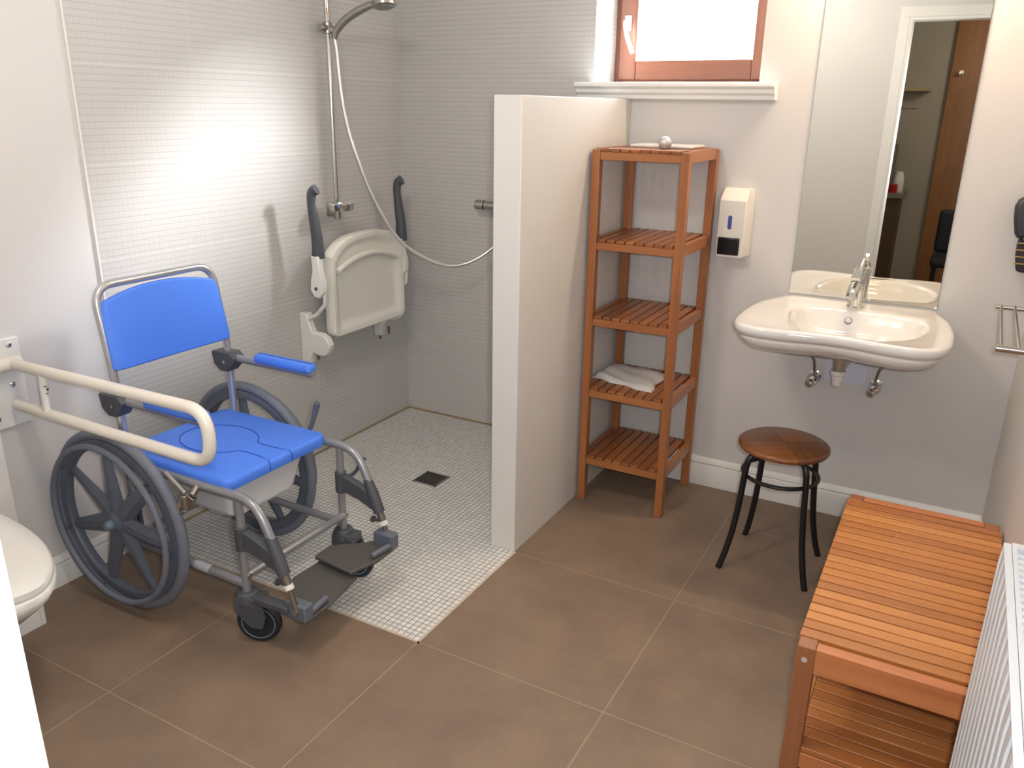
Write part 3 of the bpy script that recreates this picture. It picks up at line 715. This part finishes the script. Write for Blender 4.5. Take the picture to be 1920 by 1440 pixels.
# ------------------------------------------------------------------ round stool
SC = (2.018, -.612)
t = thing('stool', 'round wooden stool with black metal legs under the basin', 'stool', (SC[0], SC[1], 0))
def stool_mat():
    m, nt, b = newmat('quartered stool wood'); pos, o = geo_xyz(nt)
    dx = mth(nt, 'SUBTRACT', o[0], SC[0]); dy = mth(nt, 'SUBTRACT', o[1], SC[1]); ca, sa = math.cos(math.radians(30)), math.sin(math.radians(30))
    u = mth(nt, 'ADD', mth(nt, 'MULTIPLY', dx, ca), mth(nt, 'MULTIPLY', dy, sa)); v = mth(nt, 'SUBTRACT', mth(nt, 'MULTIPLY', dy, ca), mth(nt, 'MULTIPLY', dx, sa))
    su = mth(nt, 'GREATER_THAN', u, 0); sv = mth(nt, 'GREATER_THAN', v, 0); q = mth(nt, 'ABSOLUTE', mth(nt, 'SUBTRACT', su, sv))
    cA = nt.nodes.new('ShaderNodeCombineXYZ'); nt.links.new(mth(nt, 'MULTIPLY', u, 4), cA.inputs[0]); nt.links.new(mth(nt, 'MULTIPLY', v, 70), cA.inputs[1])
    cB = nt.nodes.new('ShaderNodeCombineXYZ'); nt.links.new(mth(nt, 'MULTIPLY', u, 70), cB.inputs[0]); nt.links.new(mth(nt, 'MULTIPLY', v, 4), cB.inputs[1])
    nA = noise(nt, cA.outputs[0], 1, 5); nB = noise(nt, cB.outputs[0], 1, 5)
    a = ramp(nt, nA, [(.3, lin((112,66,32))), (.7, lin((148,90,46)))]); bb = ramp(nt, nB, [(.3, lin((92,54,28))), (.7, lin((122,74,40)))])
    c = mixc(nt, q, a, bb)
    line = mth(nt, 'LESS_THAN', mth(nt, 'MINIMUM', mth(nt, 'ABSOLUTE', u), mth(nt, 'ABSOLUTE', v)), .0012)
    c = mixc(nt, mth(nt, 'MULTIPLY', line, .7), c, lin((48,26,14)))
    nt.links.new(c, b.inputs['Base Color']); b.inputs['Roughness'].default_value = .35; b.inputs['Coat Weight'].default_value = .2; return m
b = MB(); b.lathe([(0,.437),(.136,.437),(.146,.441),(.1495,.448),(.148,.456),(.140,.461),(.05,.4615),(0,.4615)], (SC[0],SC[1],0), (0,0,1), 64)
b.build('seat', stool_mat(), t, ang=50)
for a in (222, 128, -42, 42):
    ca, sa = math.cos(math.radians(a)), math.sin(math.radians(a))
    P = [(.02,.428),(.085,.430),(.112,.422),(.127,.400),(.134,.36),(.142,.26),(.156,.15),(.178,.055),(.197,0)]
    MB().tube(spline([(SC[0]+r*ca, SC[1]+r*sa, z) for r, z in P], 6), .0105, 14).build('leg', BLACKM, t)
ring = [(SC[0]+.124*math.cos(2*PI*k/64), SC[1]+.124*math.sin(2*PI*k/64), .345) for k in range(64)]
MB().tube(ring, .0072, 10, closed=True).build('ring', BLACKM, t)

# ------------------------------------------------------------------ slatted bench
BX0, BX1, BY0, BY1, BZ = 2.268, 2.654, -1.716, -.887, .45
t = thing('bench', 'slatted wooden bench with lower shelf between radiator and stool', 'bench', ((BX0+BX1)/2, (BY0+BY1)/2, 0))
lw = .038
for (x, y) in ((BX0,BY0),(BX1-lw,BY0),(BX0,BY1-lw),(BX1-lw,BY1-lw)):
    lg = MB().box(x, x+lw, y, y+lw, 0, BZ-.0005).build('leg', BENCH_LEG, t, bevel=.002)
    if y == BY0: MB().lathe([(.0062,0),(.0062,.0015),(.003,.001),(0,.001)], (x+.018,y,.418), (0,-1,0), 14).build('screw', pm('zinc screw', (200,200,200), .4, .3), lg)
BRX = wood_mat('bench rail wood', (150,84,46), (184,112,66), (206,138,90), 0, seed=11)
BRY = wood_mat('bench side rail wood', (150,84,46), (184,112,66), (206,138,90), 1, seed=12)
for z0, z1, nm in ((BZ-.062, BZ, 'end_rail'), (.14,.18,'lower_rail')):
    for y in (BY0, BY1-.03): MB().box(BX0+lw, BX1-lw, y+.001, y+.03, z0, z1-.001).build(nm, BRX, t, bevel=.0015)
for z0, z1, nm in ((BZ-.055, BZ-.0165, 'side_rail'), (.14,.18,'lower_side_rail')):
    for x in (BX0+.006, BX1-.028): MB().box(x, x+.022, BY0+lw, BY1-lw, z0, z1).build(nm, BRY, t, bevel=.0015)
b = MB(); b2 = MB(); n = 21; p0 = BY0+.0395; p1 = BY1-.0395; pit = (p1-p0)/n
for i in range(n):
    ya = p0+i*pit; b.box(BX0-.003, BX1+.003, ya+.0032, ya+pit-.0032, BZ-.016, BZ)
    b2.box(BX0+.03, BX1-.03, ya+.0025, ya+pit-.0025, .181, .195)
b2.box(BX0+lw, BX1-lw, BY0+.002, p0-.002, .181, .195)
b.build('seat_slats', wood_mat('bench slat wood2', (150,88,42), (190,122,62), (216,152,90), 0, 1, pit, p0), t, bevel=.0018)
b2.build('shelf_slats', wood_mat('bench low slat wood', (142,84,44), (178,112,60), (202,138,82), 0, 1, pit, p0, seed=4), t, bevel=.0018)

# ------------------------------------------------------------------ radiator
RX, RZ1, RZ0, RY1, RY0 = 2.562, .9, .28, -1.955, -2.955
t = thing('radiator', 'white ribbed panel radiator with grille top on the right wall', 'radiator', (2.61, -2.45, RZ0))
def ribbed(x, sg):
    b = MB(); nr = 24; L = RY1-RY0; prof = []
    pit = L/nr
    for i in range(nr):
        y = RY0+i*pit
        prof += [(y, 0), (y+pit*.3, 0), (y+pit*.42, .009), (y+pit*.72, .009), (y+pit*.84, 0)]
    prof.append((RY1, 0))
    lo = [(x+sg*d, y, RZ0+.03) for (y, d) in prof]; hi = [(x+sg*d, y, RZ1-.03) for (y, d) in prof]
    lo2 = [(x+sg*.002, y, RZ0) for (y, d) in prof]; hi2 = [(x+sg*.002, y, RZ1) for (y, d) in prof]
    bk2 = [(x+sg*.012, y, z) for z in (RZ0, RZ1) for (y, d) in prof]
    m = len(prof); vs = lo2+lo+hi+hi2; fs = []
    for r in range(3):
        for i in range(m-1): fs.append((r*m+i, r*m+i+1, (r+1)*m+i+1, (r+1)*m+i))
    # back face and rims
    o = len(vs); vs += bk2
    for i in range(m-1):
        fs.append((o+i, o+m+i, o+m+i+1, o+i+1)); fs.append((i, o+i, o+i+1, i+1)); fs.append((3*m+i, 3*m+i+1, o+m+i+1, o+m+i))
    for e in (0, m-1): fs.append((e, m+e, 2*m+e, 3*m+e, o+m+e, o+e))
    b.add(vs, fs); return b
ribbed(RX, 1).build('front_panel', RAD, t, bevel=0, ang=25)
sm(XR-.035, XR-.023, RY0, RY1, RZ0, RZ1-.01).build('rear_panel', RAD, t, bevel=.003)
b = MB()
g0, g1 = RX+.0125, XR-.022
b.box(g0, g0+.006, RY0, RY1-.001, RZ1-.012, RZ1+.003); b.box(g1-.01, g1, RY0, RY1-.001, RZ1-.012, RZ1+.004)
b.box(g0+.006, g1-.01, RY1-.016, RY1-.001, RZ1-.012, RZ1+.003)
ng = 52
for i in range(ng):
    y = RY0+.004+i*(RY1-RY0-.03)/ng; b.box(g0+.006, g1-.01, y, y+.0095, RZ1-.004, RZ1+.0025)
b.build('top_grille', RAD, t)
sm(g0, g1, RY1-.004, RY1-.001, RZ0+.02, RZ1-.012).build('side_cover', RAD, t); sm(g0, g1, RY0+.006, RY0+.01, RZ0+.02, RZ1-.012).build('side_cover', RAD, t)
b = MB(); 
for i in range(28):
    y = RY0+.02+i*(RY1-RY0-.05)/28; b.box(g0+.016, g1-.018, y, y+.012, RZ0+.05, RZ1-.05)
b.build('convector_fins', RAD, t)
for y in (RY0+.1, RY1-.1): sm(XR-.024, XR-.0005, y, y+.04, RZ0+.1, RZ1-.1).build('wall_bracket', RAD, t)
b = MB(); b.tube([(2.60,RY0+.03,RZ0+.02),(2.60,RY0+.03,.0)], .009, 10); b.build('feed_pipe', RAD, t)

# ------------------------------------------------------------------ basin
t = thing('washbasin', 'wide white ceramic washbasin hung on the wall under the mirror', 'sink', (2.13,-.3,.7))
def smoothring(P, n):
    q = spline([(p[0], p[1], 0) for p in P], 12, closed=True)
    # resample by angle about the bowl centre
    c = Vector((2.135,-.40,0)); out = []
    angs = []
    for v in q: angs.append((math.atan2(v.y-c.y, v.x-c.x), (v-c).length))
    angs.sort(); 
    for k in range(n):
        a = -PI + 2*PI*k/n
        # interpolate
        prev = None
        for i in range(len(angs)):
            if angs[i][0] >= a: break
        a1, r1 = angs[i]; a0, r0 = angs[i-1]
        if i == 0: a0 -= 2*PI
        tt = 0 if abs(a1-a0) < 1e-9 else (a-a0)/(a1-a0); tt = max(0, min(1, tt))
        out.append((a, r0+(r1-r0)*tt))
    return out
OUT = [(1.886,-.116),(1.868,-.16),(1.822,-.27),(1.803,-.40),(1.800,-.52),(1.806,-.61),(1.832,-.672),(1.885,-.697),(1.975,-.698),(2.06,-.685),(2.135,-.679),(2.21,-.685),(2.295,-.700),(2.375,-.700),(2.428,-.672),(2.455,-.61),(2.461,-.52),(2.458,-.40),(2.440,-.27),(2.402,-.16),(2.386,-.116),(2.26,-.1135),(2.13,-.1135),(2.0,-.1135)]
BOWL = [(1.965,-.29),(1.950,-.38),(1.968,-.50),(2.01,-.59),(2.07,-.632),(2.135,-.640),(2.20,-.632),(2.29,-.60),(2.355,-.52),(2.378,-.40),(2.352,-.29),(2.27,-.262),(2.20,-.25),(2.135,-.248),(2.07,-.25),(2.00,-.262)]
NB = 96; ro = smoothring(OUT, NB); ri = smoothring(BOWL, NB); C0 = (2.135,-.40)
def rg(fr, z, mixf=0, dz=None):
    pts = []
    for (a, R), (_, r) in zip(ro, ri):
        q = (R*(1-mixf) + r*mixf)*fr
        zz = z
        if dz: zz = dz(a, q)
        x = C0[0]+q*math.cos(a); y = min(C0[1]+q*math.sin(a), -.1125)
        pts.append((x, y, zz))
    return pts
def inset(d, z, floor_=0):
    pts = []
    for (a, R) in ro:
        q = R-d; x = C0[0]+q*math.cos(a); y = min(C0[1]+q*math.sin(a), -.1125); pts.append((x, y, z))
    return pts
def bowl(f, z, back=0):
    return [(C0[0]+r*f*math.cos(a), C0[1]+r*f*math.sin(a)+.0, z) for (a, r) in ri]
RZ = .862
rings_ = [ [(C0[0]+.05*math.cos(a), C0[1]+.05*math.sin(a), .747) for a, _ in ro],
  [(C0[0]+.13*math.cos(a), C0[1]+.11*math.sin(a), .750) for a, _ in ro],
  [(C0[0]+(.66*R)*math.cos(a), min(C0[1]+(.62*R)*math.sin(a),-.1125), .765) for a, R in ro],
  inset(.085,.776), inset(.055,.786), inset(.036,.797), inset(.024,.812), inset(.020,.821), inset(.021,.825), inset(.013,.829), inset(.004,.838), inset(0,.848), inset(.0015,.857), inset(.006,.862), inset(.014,.864),
  inset(.035,.862), rg(1,.860,.6), rg(1,.858,.88), bowl(1.0,.855), bowl(.965,.847), bowl(.92,.83), bowl(.84,.803), bowl(.70,.781), bowl(.48,.768), bowl(.22,.763), bowl(.1,.761)]
b = MB(); b.rings(rings_); b.build('basin', CERAM, t, ang=80)
MB().lathe([(.020,.0),(.023,.002),(.020,.0045),(.006,.0035),(0,.0035)], (2.135,-.40,.7615), (0,0,1), 24).build('waste', CHROME, t)
MB().lathe([(.0115,0),(.0145,.001),(.0125,.003),(.009,.0015),(0,.001)], (2.125,-.262,.822), (.0,-.9,.45), 24).build('overflow_ring', CHROME_R, t)
# tap
t = thing('basin_tap', 'chrome single lever tap standing on the basin rim before the mirror', 'tap', (2.132,-.185,.86))
b = MB(); b.lathe([(.030,0),(.030,.004),(.026,.008),(.0245,.03),(.0245,.085),(.026,.108),(.023,.118),(0,.119)], (2.132,-.185,.8585), (0,-.04,1), 28)
b.build('tap_body', CHROME, t)
sp = [(2.132,-.19,.935),(2.13,-.215,.938),(2.128,-.25,.934),(2.127,-.282,.922),(2.127,-.292,.91)]
MB().tube(spline(sp,5), [.022]*10+[.020]*11, 18).build('spout', CHROME, t)
b = MB(); b.tube(spline([(2.132,-.19,.965),(2.132,-.20,.985),(2.134,-.19,1.005),(2.138,-.165,1.03)],5), [.019,.019,.018,.017,.016,.015,.0135,.012,.011,.010,.0095,.009,.0085,.008,.008,.0075], 14); 
b.obox((2.13,-.225,.985), (1,0,0), (0,1,.35), (0,-.35,1), .015, .045, .005)
b.build('lever', CHROME, t, bevel=.002)
# waste trap, wall plate, valves
t = thing('bottle_trap', 'white and chrome bottle trap under the middle of the basin', 'trap', (2.12,-.3,.6))
MB().tube([(2.128,-.36,.752),(2.128,-.36,.655)], .0205, 20).build('tail_pipe', CHROME_R, t)
MB().lathe([(.026,0),(.026,-.014),(.021,-.018),(.020,-.035),(.014,-.055),(0,-.058)], (2.128,-.36,.665), (0,0,1), 24).build('trap_cup', WPLAS, t)
MB().tube(spline([(2.128,-.345,.645),(2.13,-.31,.655),(2.135,-.20,.657),(2.14,-.128,.657)],5), .0145, 16).build('outlet_pipe', WPLAS, t)
b = MB(); b.tube([(2.14,-.120,.657),(2.14,-.145,.657)], .027, 24); b.build('collar', WPLAS, t, bevel=.002)
tag(sm(2.052, 2.205, -.1175, -.1108, .548, .70).build('cover_plate', pm('bluish white panel', (206,208,224), .5), bevel=.001), 'square pale blue white plate on the wall behind the trap', 'panel')
for (x, xt, lb) in ((2.022,2.005,'chrome angle valve left of the white trap under the basin'), (2.239,2.275,'chrome angle valve right of the white trap under the basin')):
    v = thing('angle_valve', lb, 'valve', (x,-.13,.55), 'angle valves under the basin')
    b = MB(); b.tube([(x,YB+.002,.56),(x,-.145,.56)], .011, 14); b.lathe([(0,-.022),(.015,-.020),(.023,-.008),(.023,.008),(.015,.020),(0,.022)], (x,-.155,.556), (0,-1,.1), 20); b.lathe([(.022,0),(.022,.004),(.012,.008)], (x,YB,.56), (0,-1,0), 20)
    b.build('valve_body', CHROME, v)
    b = MB(); b.lathe([(.012,0),(.0165,.004),(.0165,.016),(.012,.021),(0,.021)], (x-.006,-.172,.548), (-.25,-1,-.35), 12); b.build('valve_knob', CHROME, v)
    b = MB(); b.tube(spline([(x,-.15,.565),(x,-.152,.59),(x+(xt-x)*.25,-.17,.635),(xt,-.22,.68),(xt+(2.13-xt)*.2,-.28,.75)],6), .0058, 10); b.build('supply_hose', CHROME_R, v)

# mirror
t = thing('mirror', 'tall frameless mirror on the wall directly above the basin', 'mirror', (2.14,YB,.87))
sm(1.888, 2.392, YB-.005, YB-.0003, .870, 2.02).build('mirror_back', pm('dark mirror edge', (70,76,74), .4), t)
sm(1.8885, 2.3915, YB-.0062, YB-.005, .8705, 2.0195).build('mirror_glass', MIRROR, t, smooth=False)

# soap dispenser
t = thing('soap_dispenser', 'white wall soap dispenser with black push bar beside the shelf', 'soap dispenser', (1.66,-.15,.99))
b = MB(); x0, x1 = 1.600, 1.722
def dr(z, yf, ins=0): return [(x0+ins, YB, z), (x1-ins, YB, z), (x1-ins-.010, yf, z), (x0+ins+.012, yf, z)]
b.rings([dr(.992,-.195,.002), dr(1.0,-.198), dr(1.205,-.198), dr(1.243,-.160,.004), dr(1.246,-.155,.006)]); b.build('housing', pm('cream white plastic', (228,224,214), .35, noise=.02), t, bevel=.004, seg=3)
sm(1.619, 1.700, -.206, -.195, 1.003, 1.068).build('push_bar', BLACKP, t, bevel=.004, seg=3)
b = MB(); b.prism([(x, -.1985, z) for (x, z) in rrect(1.657,1.124,.0075,.026,.007,5)], (0,-.0012,0)); b.build('level_window', pm('blue level window', (74,86,150), .25), t)

# towel rack on the right wall, only its outer end is in view
t = thing('towel_rack', 'slim chrome towel rack at the right edge beside the basin', 'towel rack', (XR,-.6,1.0))
RKZ = .98
RK = [(2.552,-.52),(2.548,-1.04)]
b = MB(); 
for (x, y, r) in ((2.5525,-.515,.006),(2.5465,-1.035,.009)): MB().tube([(x,y,RKZ),(XR,y,RKZ)], r, 12).build('end_bar', CHROME_R, t)
for (xa, xb_) in ((2.565,2.558),(2.600,2.596),(2.635,2.635)): MB().tube([(xa,-.515,RKZ+.004),(xb_,-1.035,RKZ+.004)], .0045, 10).build('cross_bar', CHROME_R, t)
# black wash bag hanging near the corner
t = thing('hanging_bag', 'black bag with gold trim hanging at the right edge above the towel rack', 'bag', (2.62,-.15,1.03))
b = MB()
def bgr(z, x0, y0): return [(x, y, z) for (x, y) in rrect((x0+2.66)/2, (y0-.113)/2, (2.66-x0)/2, (-.113-y0)/2, .012, 4)]
b.rings([bgr(1.145,2.583,-.19), bgr(1.155,2.576,-.20), bgr(1.2,2.566,-.2), bgr(1.24,2.562,-.195), bgr(1.262,2.570,-.185), bgr(1.275,2.59,-.17)]); b.build('bag_flap', RUBBER, t)
b = MB(); b.rings([bgr(1.035,2.606,-.185), bgr(1.04,2.600,-.19), bgr(1.08,2.592,-.192), bgr(1.12,2.590,-.188), bgr(1.144,2.594,-.18)]); bb = b.build('bag_body', pm('dark patterned cloth', (44,36,44), .7, noise=.3, nscale=90), t)
GOLD = pm('gold thread', (170,140,80), .4, .6)
for z in (1.062,1.084,1.106,1.128): sm(2.589,2.655,-.1935,-.189,z,z+.0035).build('gold_stripe', GOLD, t)
b = MB(); b.lathe([(.009,0),(.011,.004),(0,.008)], (2.612,-.2,1.148), (0,-1,0), 14); b.build('clasp', pm('brass', (206,180,110), .3, .9), t)

# ------------------------------------------------------------------ ceiling lamps
LAMP = emit_mat('warm lamp glass', (255,214,160), 8)
x, y = 1.25, -2.25
t = thing('ceiling_lamp', 'round ceiling lamp in the middle of the bathroom', 'lamp', (x, y, H))
MB().lathe([(.14,0),(.14,-.02),(.125,-.024),(.12,-.0235)], (x,y,H), (0,0,1), 40).build('lamp_base', CHROME_R, t)
MB().lathe([(.12,-.02),(.11,-.045),(.07,-.062),(0,-.07)], (x,y,H), (0,0,1), 40).build('lamp_shade', LAMP, t)
t = thing('wall_lamp', 'slim wall lamp above the mirror', 'lamp', (2.14, YB, 2.2))
sm(2.10,2.18,YB-.03,YB,2.18,2.26).build('lamp_bracket', CHROME_R, t, bevel=.003)
MB().tube([(2.14,YB-.02,2.22),(2.14,-.30,2.22)], .008, 12).build('lamp_arm', CHROME_R, t)
sm(1.90,2.38,-.34,-.26,2.215,2.24).build('lamp_shade', CHROME_R, t, bevel=.004)
sm(1.92,2.36,-.33,-.27,2.208,2.2145).build('lamp_tube', LAMP, t, bevel=.002)

# ------------------------------------------------------------------ hallway seen in the mirror through the doorway
HY = -5.2
struct(sm(1.0, 3.6, HY, YD-.12, -.1, 0).build('floor_hallway', pm('hallway floor', (96,76,58), .5, noise=.1), smooth=False))
for nm, a in (('wall_hallway_back', (1.0,3.6,HY-.1,HY,0,H)), ('wall_hallway_left', (.9,1.0,HY-.1,YD-.12,0,H)), ('wall_hallway_right', (3.6,3.7,HY-.1,YD-.12,0,H)), ('wall_hallway_front', (XR+.12,3.6,YD-.14,YD-.12,0,H))):
    struct(sm(*a).build(nm, GREYW, smooth=False))
struct(sm(.9, 3.7, HY-.1, YD-.12, H, H+.1).build('ceiling_hallway', CEIL, smooth=False))
b = MB(); b.box(2.11, 3.05, HY, HY+.045, 0, 2.3); dd = struct(b.build('door_2', DOORW, bevel=.003), 'brown wooden door across the hallway')
MB().lathe([(.02,0),(.02,.05),(0,.052)], (2.19,HY+.045,1.85), (0,1,0), 16).build('peg', CHROME, dd)
t = thing('cabinet', 'brown cabinet with grey worktop in the hallway, seen in the mirror', 'cabinet', (1.7,HY+.25,0))
sm(1.35, 1.90, HY+.002, HY+.45, 0, .83).build('carcass', pm('dark brown board', (84,62,44), .45, noise=.1), t, bevel=.003); sm(1.33, 1.93, HY+.002, HY+.48, .83, .87).build('worktop', pm('grey worktop', (128,122,114), .4, noise=.1), t, bevel=.003)
b = MB(); b.box(1.45, 1.80, HY+.02, HY+.36, .871, 1.26); tag(b.build('black_box', BLACKP, bevel=.01), 'black boxy appliance on the hallway cabinet worktop', 'appliance')
b = MB(); b.lathe([(.045,0),(.05,.01),(.045,.12),(.03,.17),(0,.175)], (1.86,HY+.3,.871), (0,0,1), 24)
tag(b.build('jug', WPLAS), 'white jug at the end of the hallway worktop', 'jug')
b = MB(); b.lathe([(.035,0),(.037,.006),(.035,.07),(0,.072)], (1.835,HY+.4,.871), (0,0,1), 20)
tag(b.build('cup', pm('red glaze', (170,30,26), .3)), 'small red cup before the white jug', 'cup')
t = thing('wall_shelf', 'narrow pale shelf high on the hallway wall', 'shelf', (1.75,HY+.1,1.7))
sm(1.5, 1.98, HY, HY+.16, 1.70, 1.725).build('board', pm('pale wood board', (182,160,128), .5), t, bevel=.002)
sm(1.55, 1.90, HY, HY+.012, 1.56, 1.70).build('back_strip', GREYW, t)
t = thing('office_chair', 'black upholstered chair in the hallway at the mirror right edge', 'chair', (2.5,-4.3,0))
def rb(x0, x1, y0, y1, z0, z1, r, nm, m):
    b = MB(); b.box(x0,x1,y0,y1,z0,z1); return b.build(nm, m, t, bevel=r, seg=4)
BC = pm('black upholstery', (20,20,22), .7, noise=.2)
rb(2.24,2.72,-4.40,-4.33,.46,.80,.03,'backrest',BC); rb(2.24,2.72,-4.33,-3.92,.40,.47,.03,'seat',BC)
for (x, y) in ((2.27,-4.36),(2.69,-4.36),(2.27,-3.96),(2.69,-3.96)): MB().tube([(x,y,.42),(x,y,0)], .014, 12).build('leg', BLACKM, t)

# ------------------------------------------------------------------ lights
def area(name, loc, target, size, power, color, sizey=None, spread=None):
    l = bpy.data.lights.new(name, 'AREA'); l.energy = power; l.color = color; l.size = size
    if sizey: l.shape = 'RECTANGLE'; l.size_y = sizey
    if spread: l.spread = spread
    o = bpy.data.objects.new(name, l); COL.objects.link(o); o.location = loc
    o.rotation_euler = (Vector(target)-Vector(loc)).to_track_quat('-Z', 'Y').to_euler(); return o
l = bpy.data.lights.new('ceiling_light', 'POINT'); l.energy = 19; l.color = (1,.95,.90); l.shadow_soft_size = .1
o = bpy.data.objects.new('ceiling_light', l); COL.objects.link(o); o.location = (1.25, -2.25, H-.2)
l = bpy.data.lights.new('hall_fill', 'POINT'); l.energy = 15; l.color = (1,.92,.82); l.shadow_soft_size = .1  # added fill to keep the hallway dimly visible; stands for no known lamp
o = bpy.data.objects.new('hall_fill', l); COL.objects.link(o); o.location = (2.9,-4.0,2.3)
area('mirror_light', (2.14,-.30,2.205), (2.14,-.36,1.2), .44, 7, (1,.78,.55), .05)
# daylight through the window: overcast sky plus a bright hazy patch
w = bpy.data.worlds.new('sky'); scene.world = w; w.use_nodes = True
nt = w.node_tree; bg = nt.nodes['Background']
bg.inputs['Color'].default_value = (.86,.94,1,1); bg.inputs['Strength'].default_value = 30
po = area('window_portal', (1.35, WY+.08, 1.91), (1.35, -1, 1.91), .5, 1, (1,1,1), .42); po.data.cycles.is_portal = True
s = bpy.data.lights.new('hazy_sun', 'SUN'); s.energy = 52; s.angle = math.radians(30); s.color = (.97,.98,1)
o = bpy.data.objects.new('hazy_sun', s); COL.objects.link(o); o.location = (4,3,4)
o.rotation_euler = Vector((-1.4,-1.18,-.86)).to_track_quat('-Z', 'Y').to_euler()

# ------------------------------------------------------------------ camera
r = Vector((.87479299,.48428457,.0143417)); u = Vector((-.16823755,.27587224,.9463565)); f = Vector((-.45434938,.83027884,-.32280595))
cam = bpy.data.cameras.new('camera'); co = bpy.data.objects.new('camera', cam); COL.objects.link(co)
cam.sensor_width = 36; cam.lens = 1523.83/1920*36; cam.clip_start = .02
cl = Vector((2.4291,-3.2923,1.5232))
co.matrix_world = Matrix(((r.x,u.x,-f.x,cl.x),(r.y,u.y,-f.y,cl.y),(r.z,u.z,-f.z,cl.z),(0,0,0,1)))
scene.camera = co
# the camera's own flash, just right of and above the lens
area('camera_flash', cl + r*.055 + u*.03 + f*.03, cl + r*.055 + u*.03 + f*2, .03, 14, (.90,.95,1))

vs = scene.view_settings
scene.display_settings.display_device = 'sRGB'
vs.view_transform = 'Standard'; vs.look = 'None'; vs.gamma = 1; vs.use_curve_mapping = False; vs.exposure = 0.5
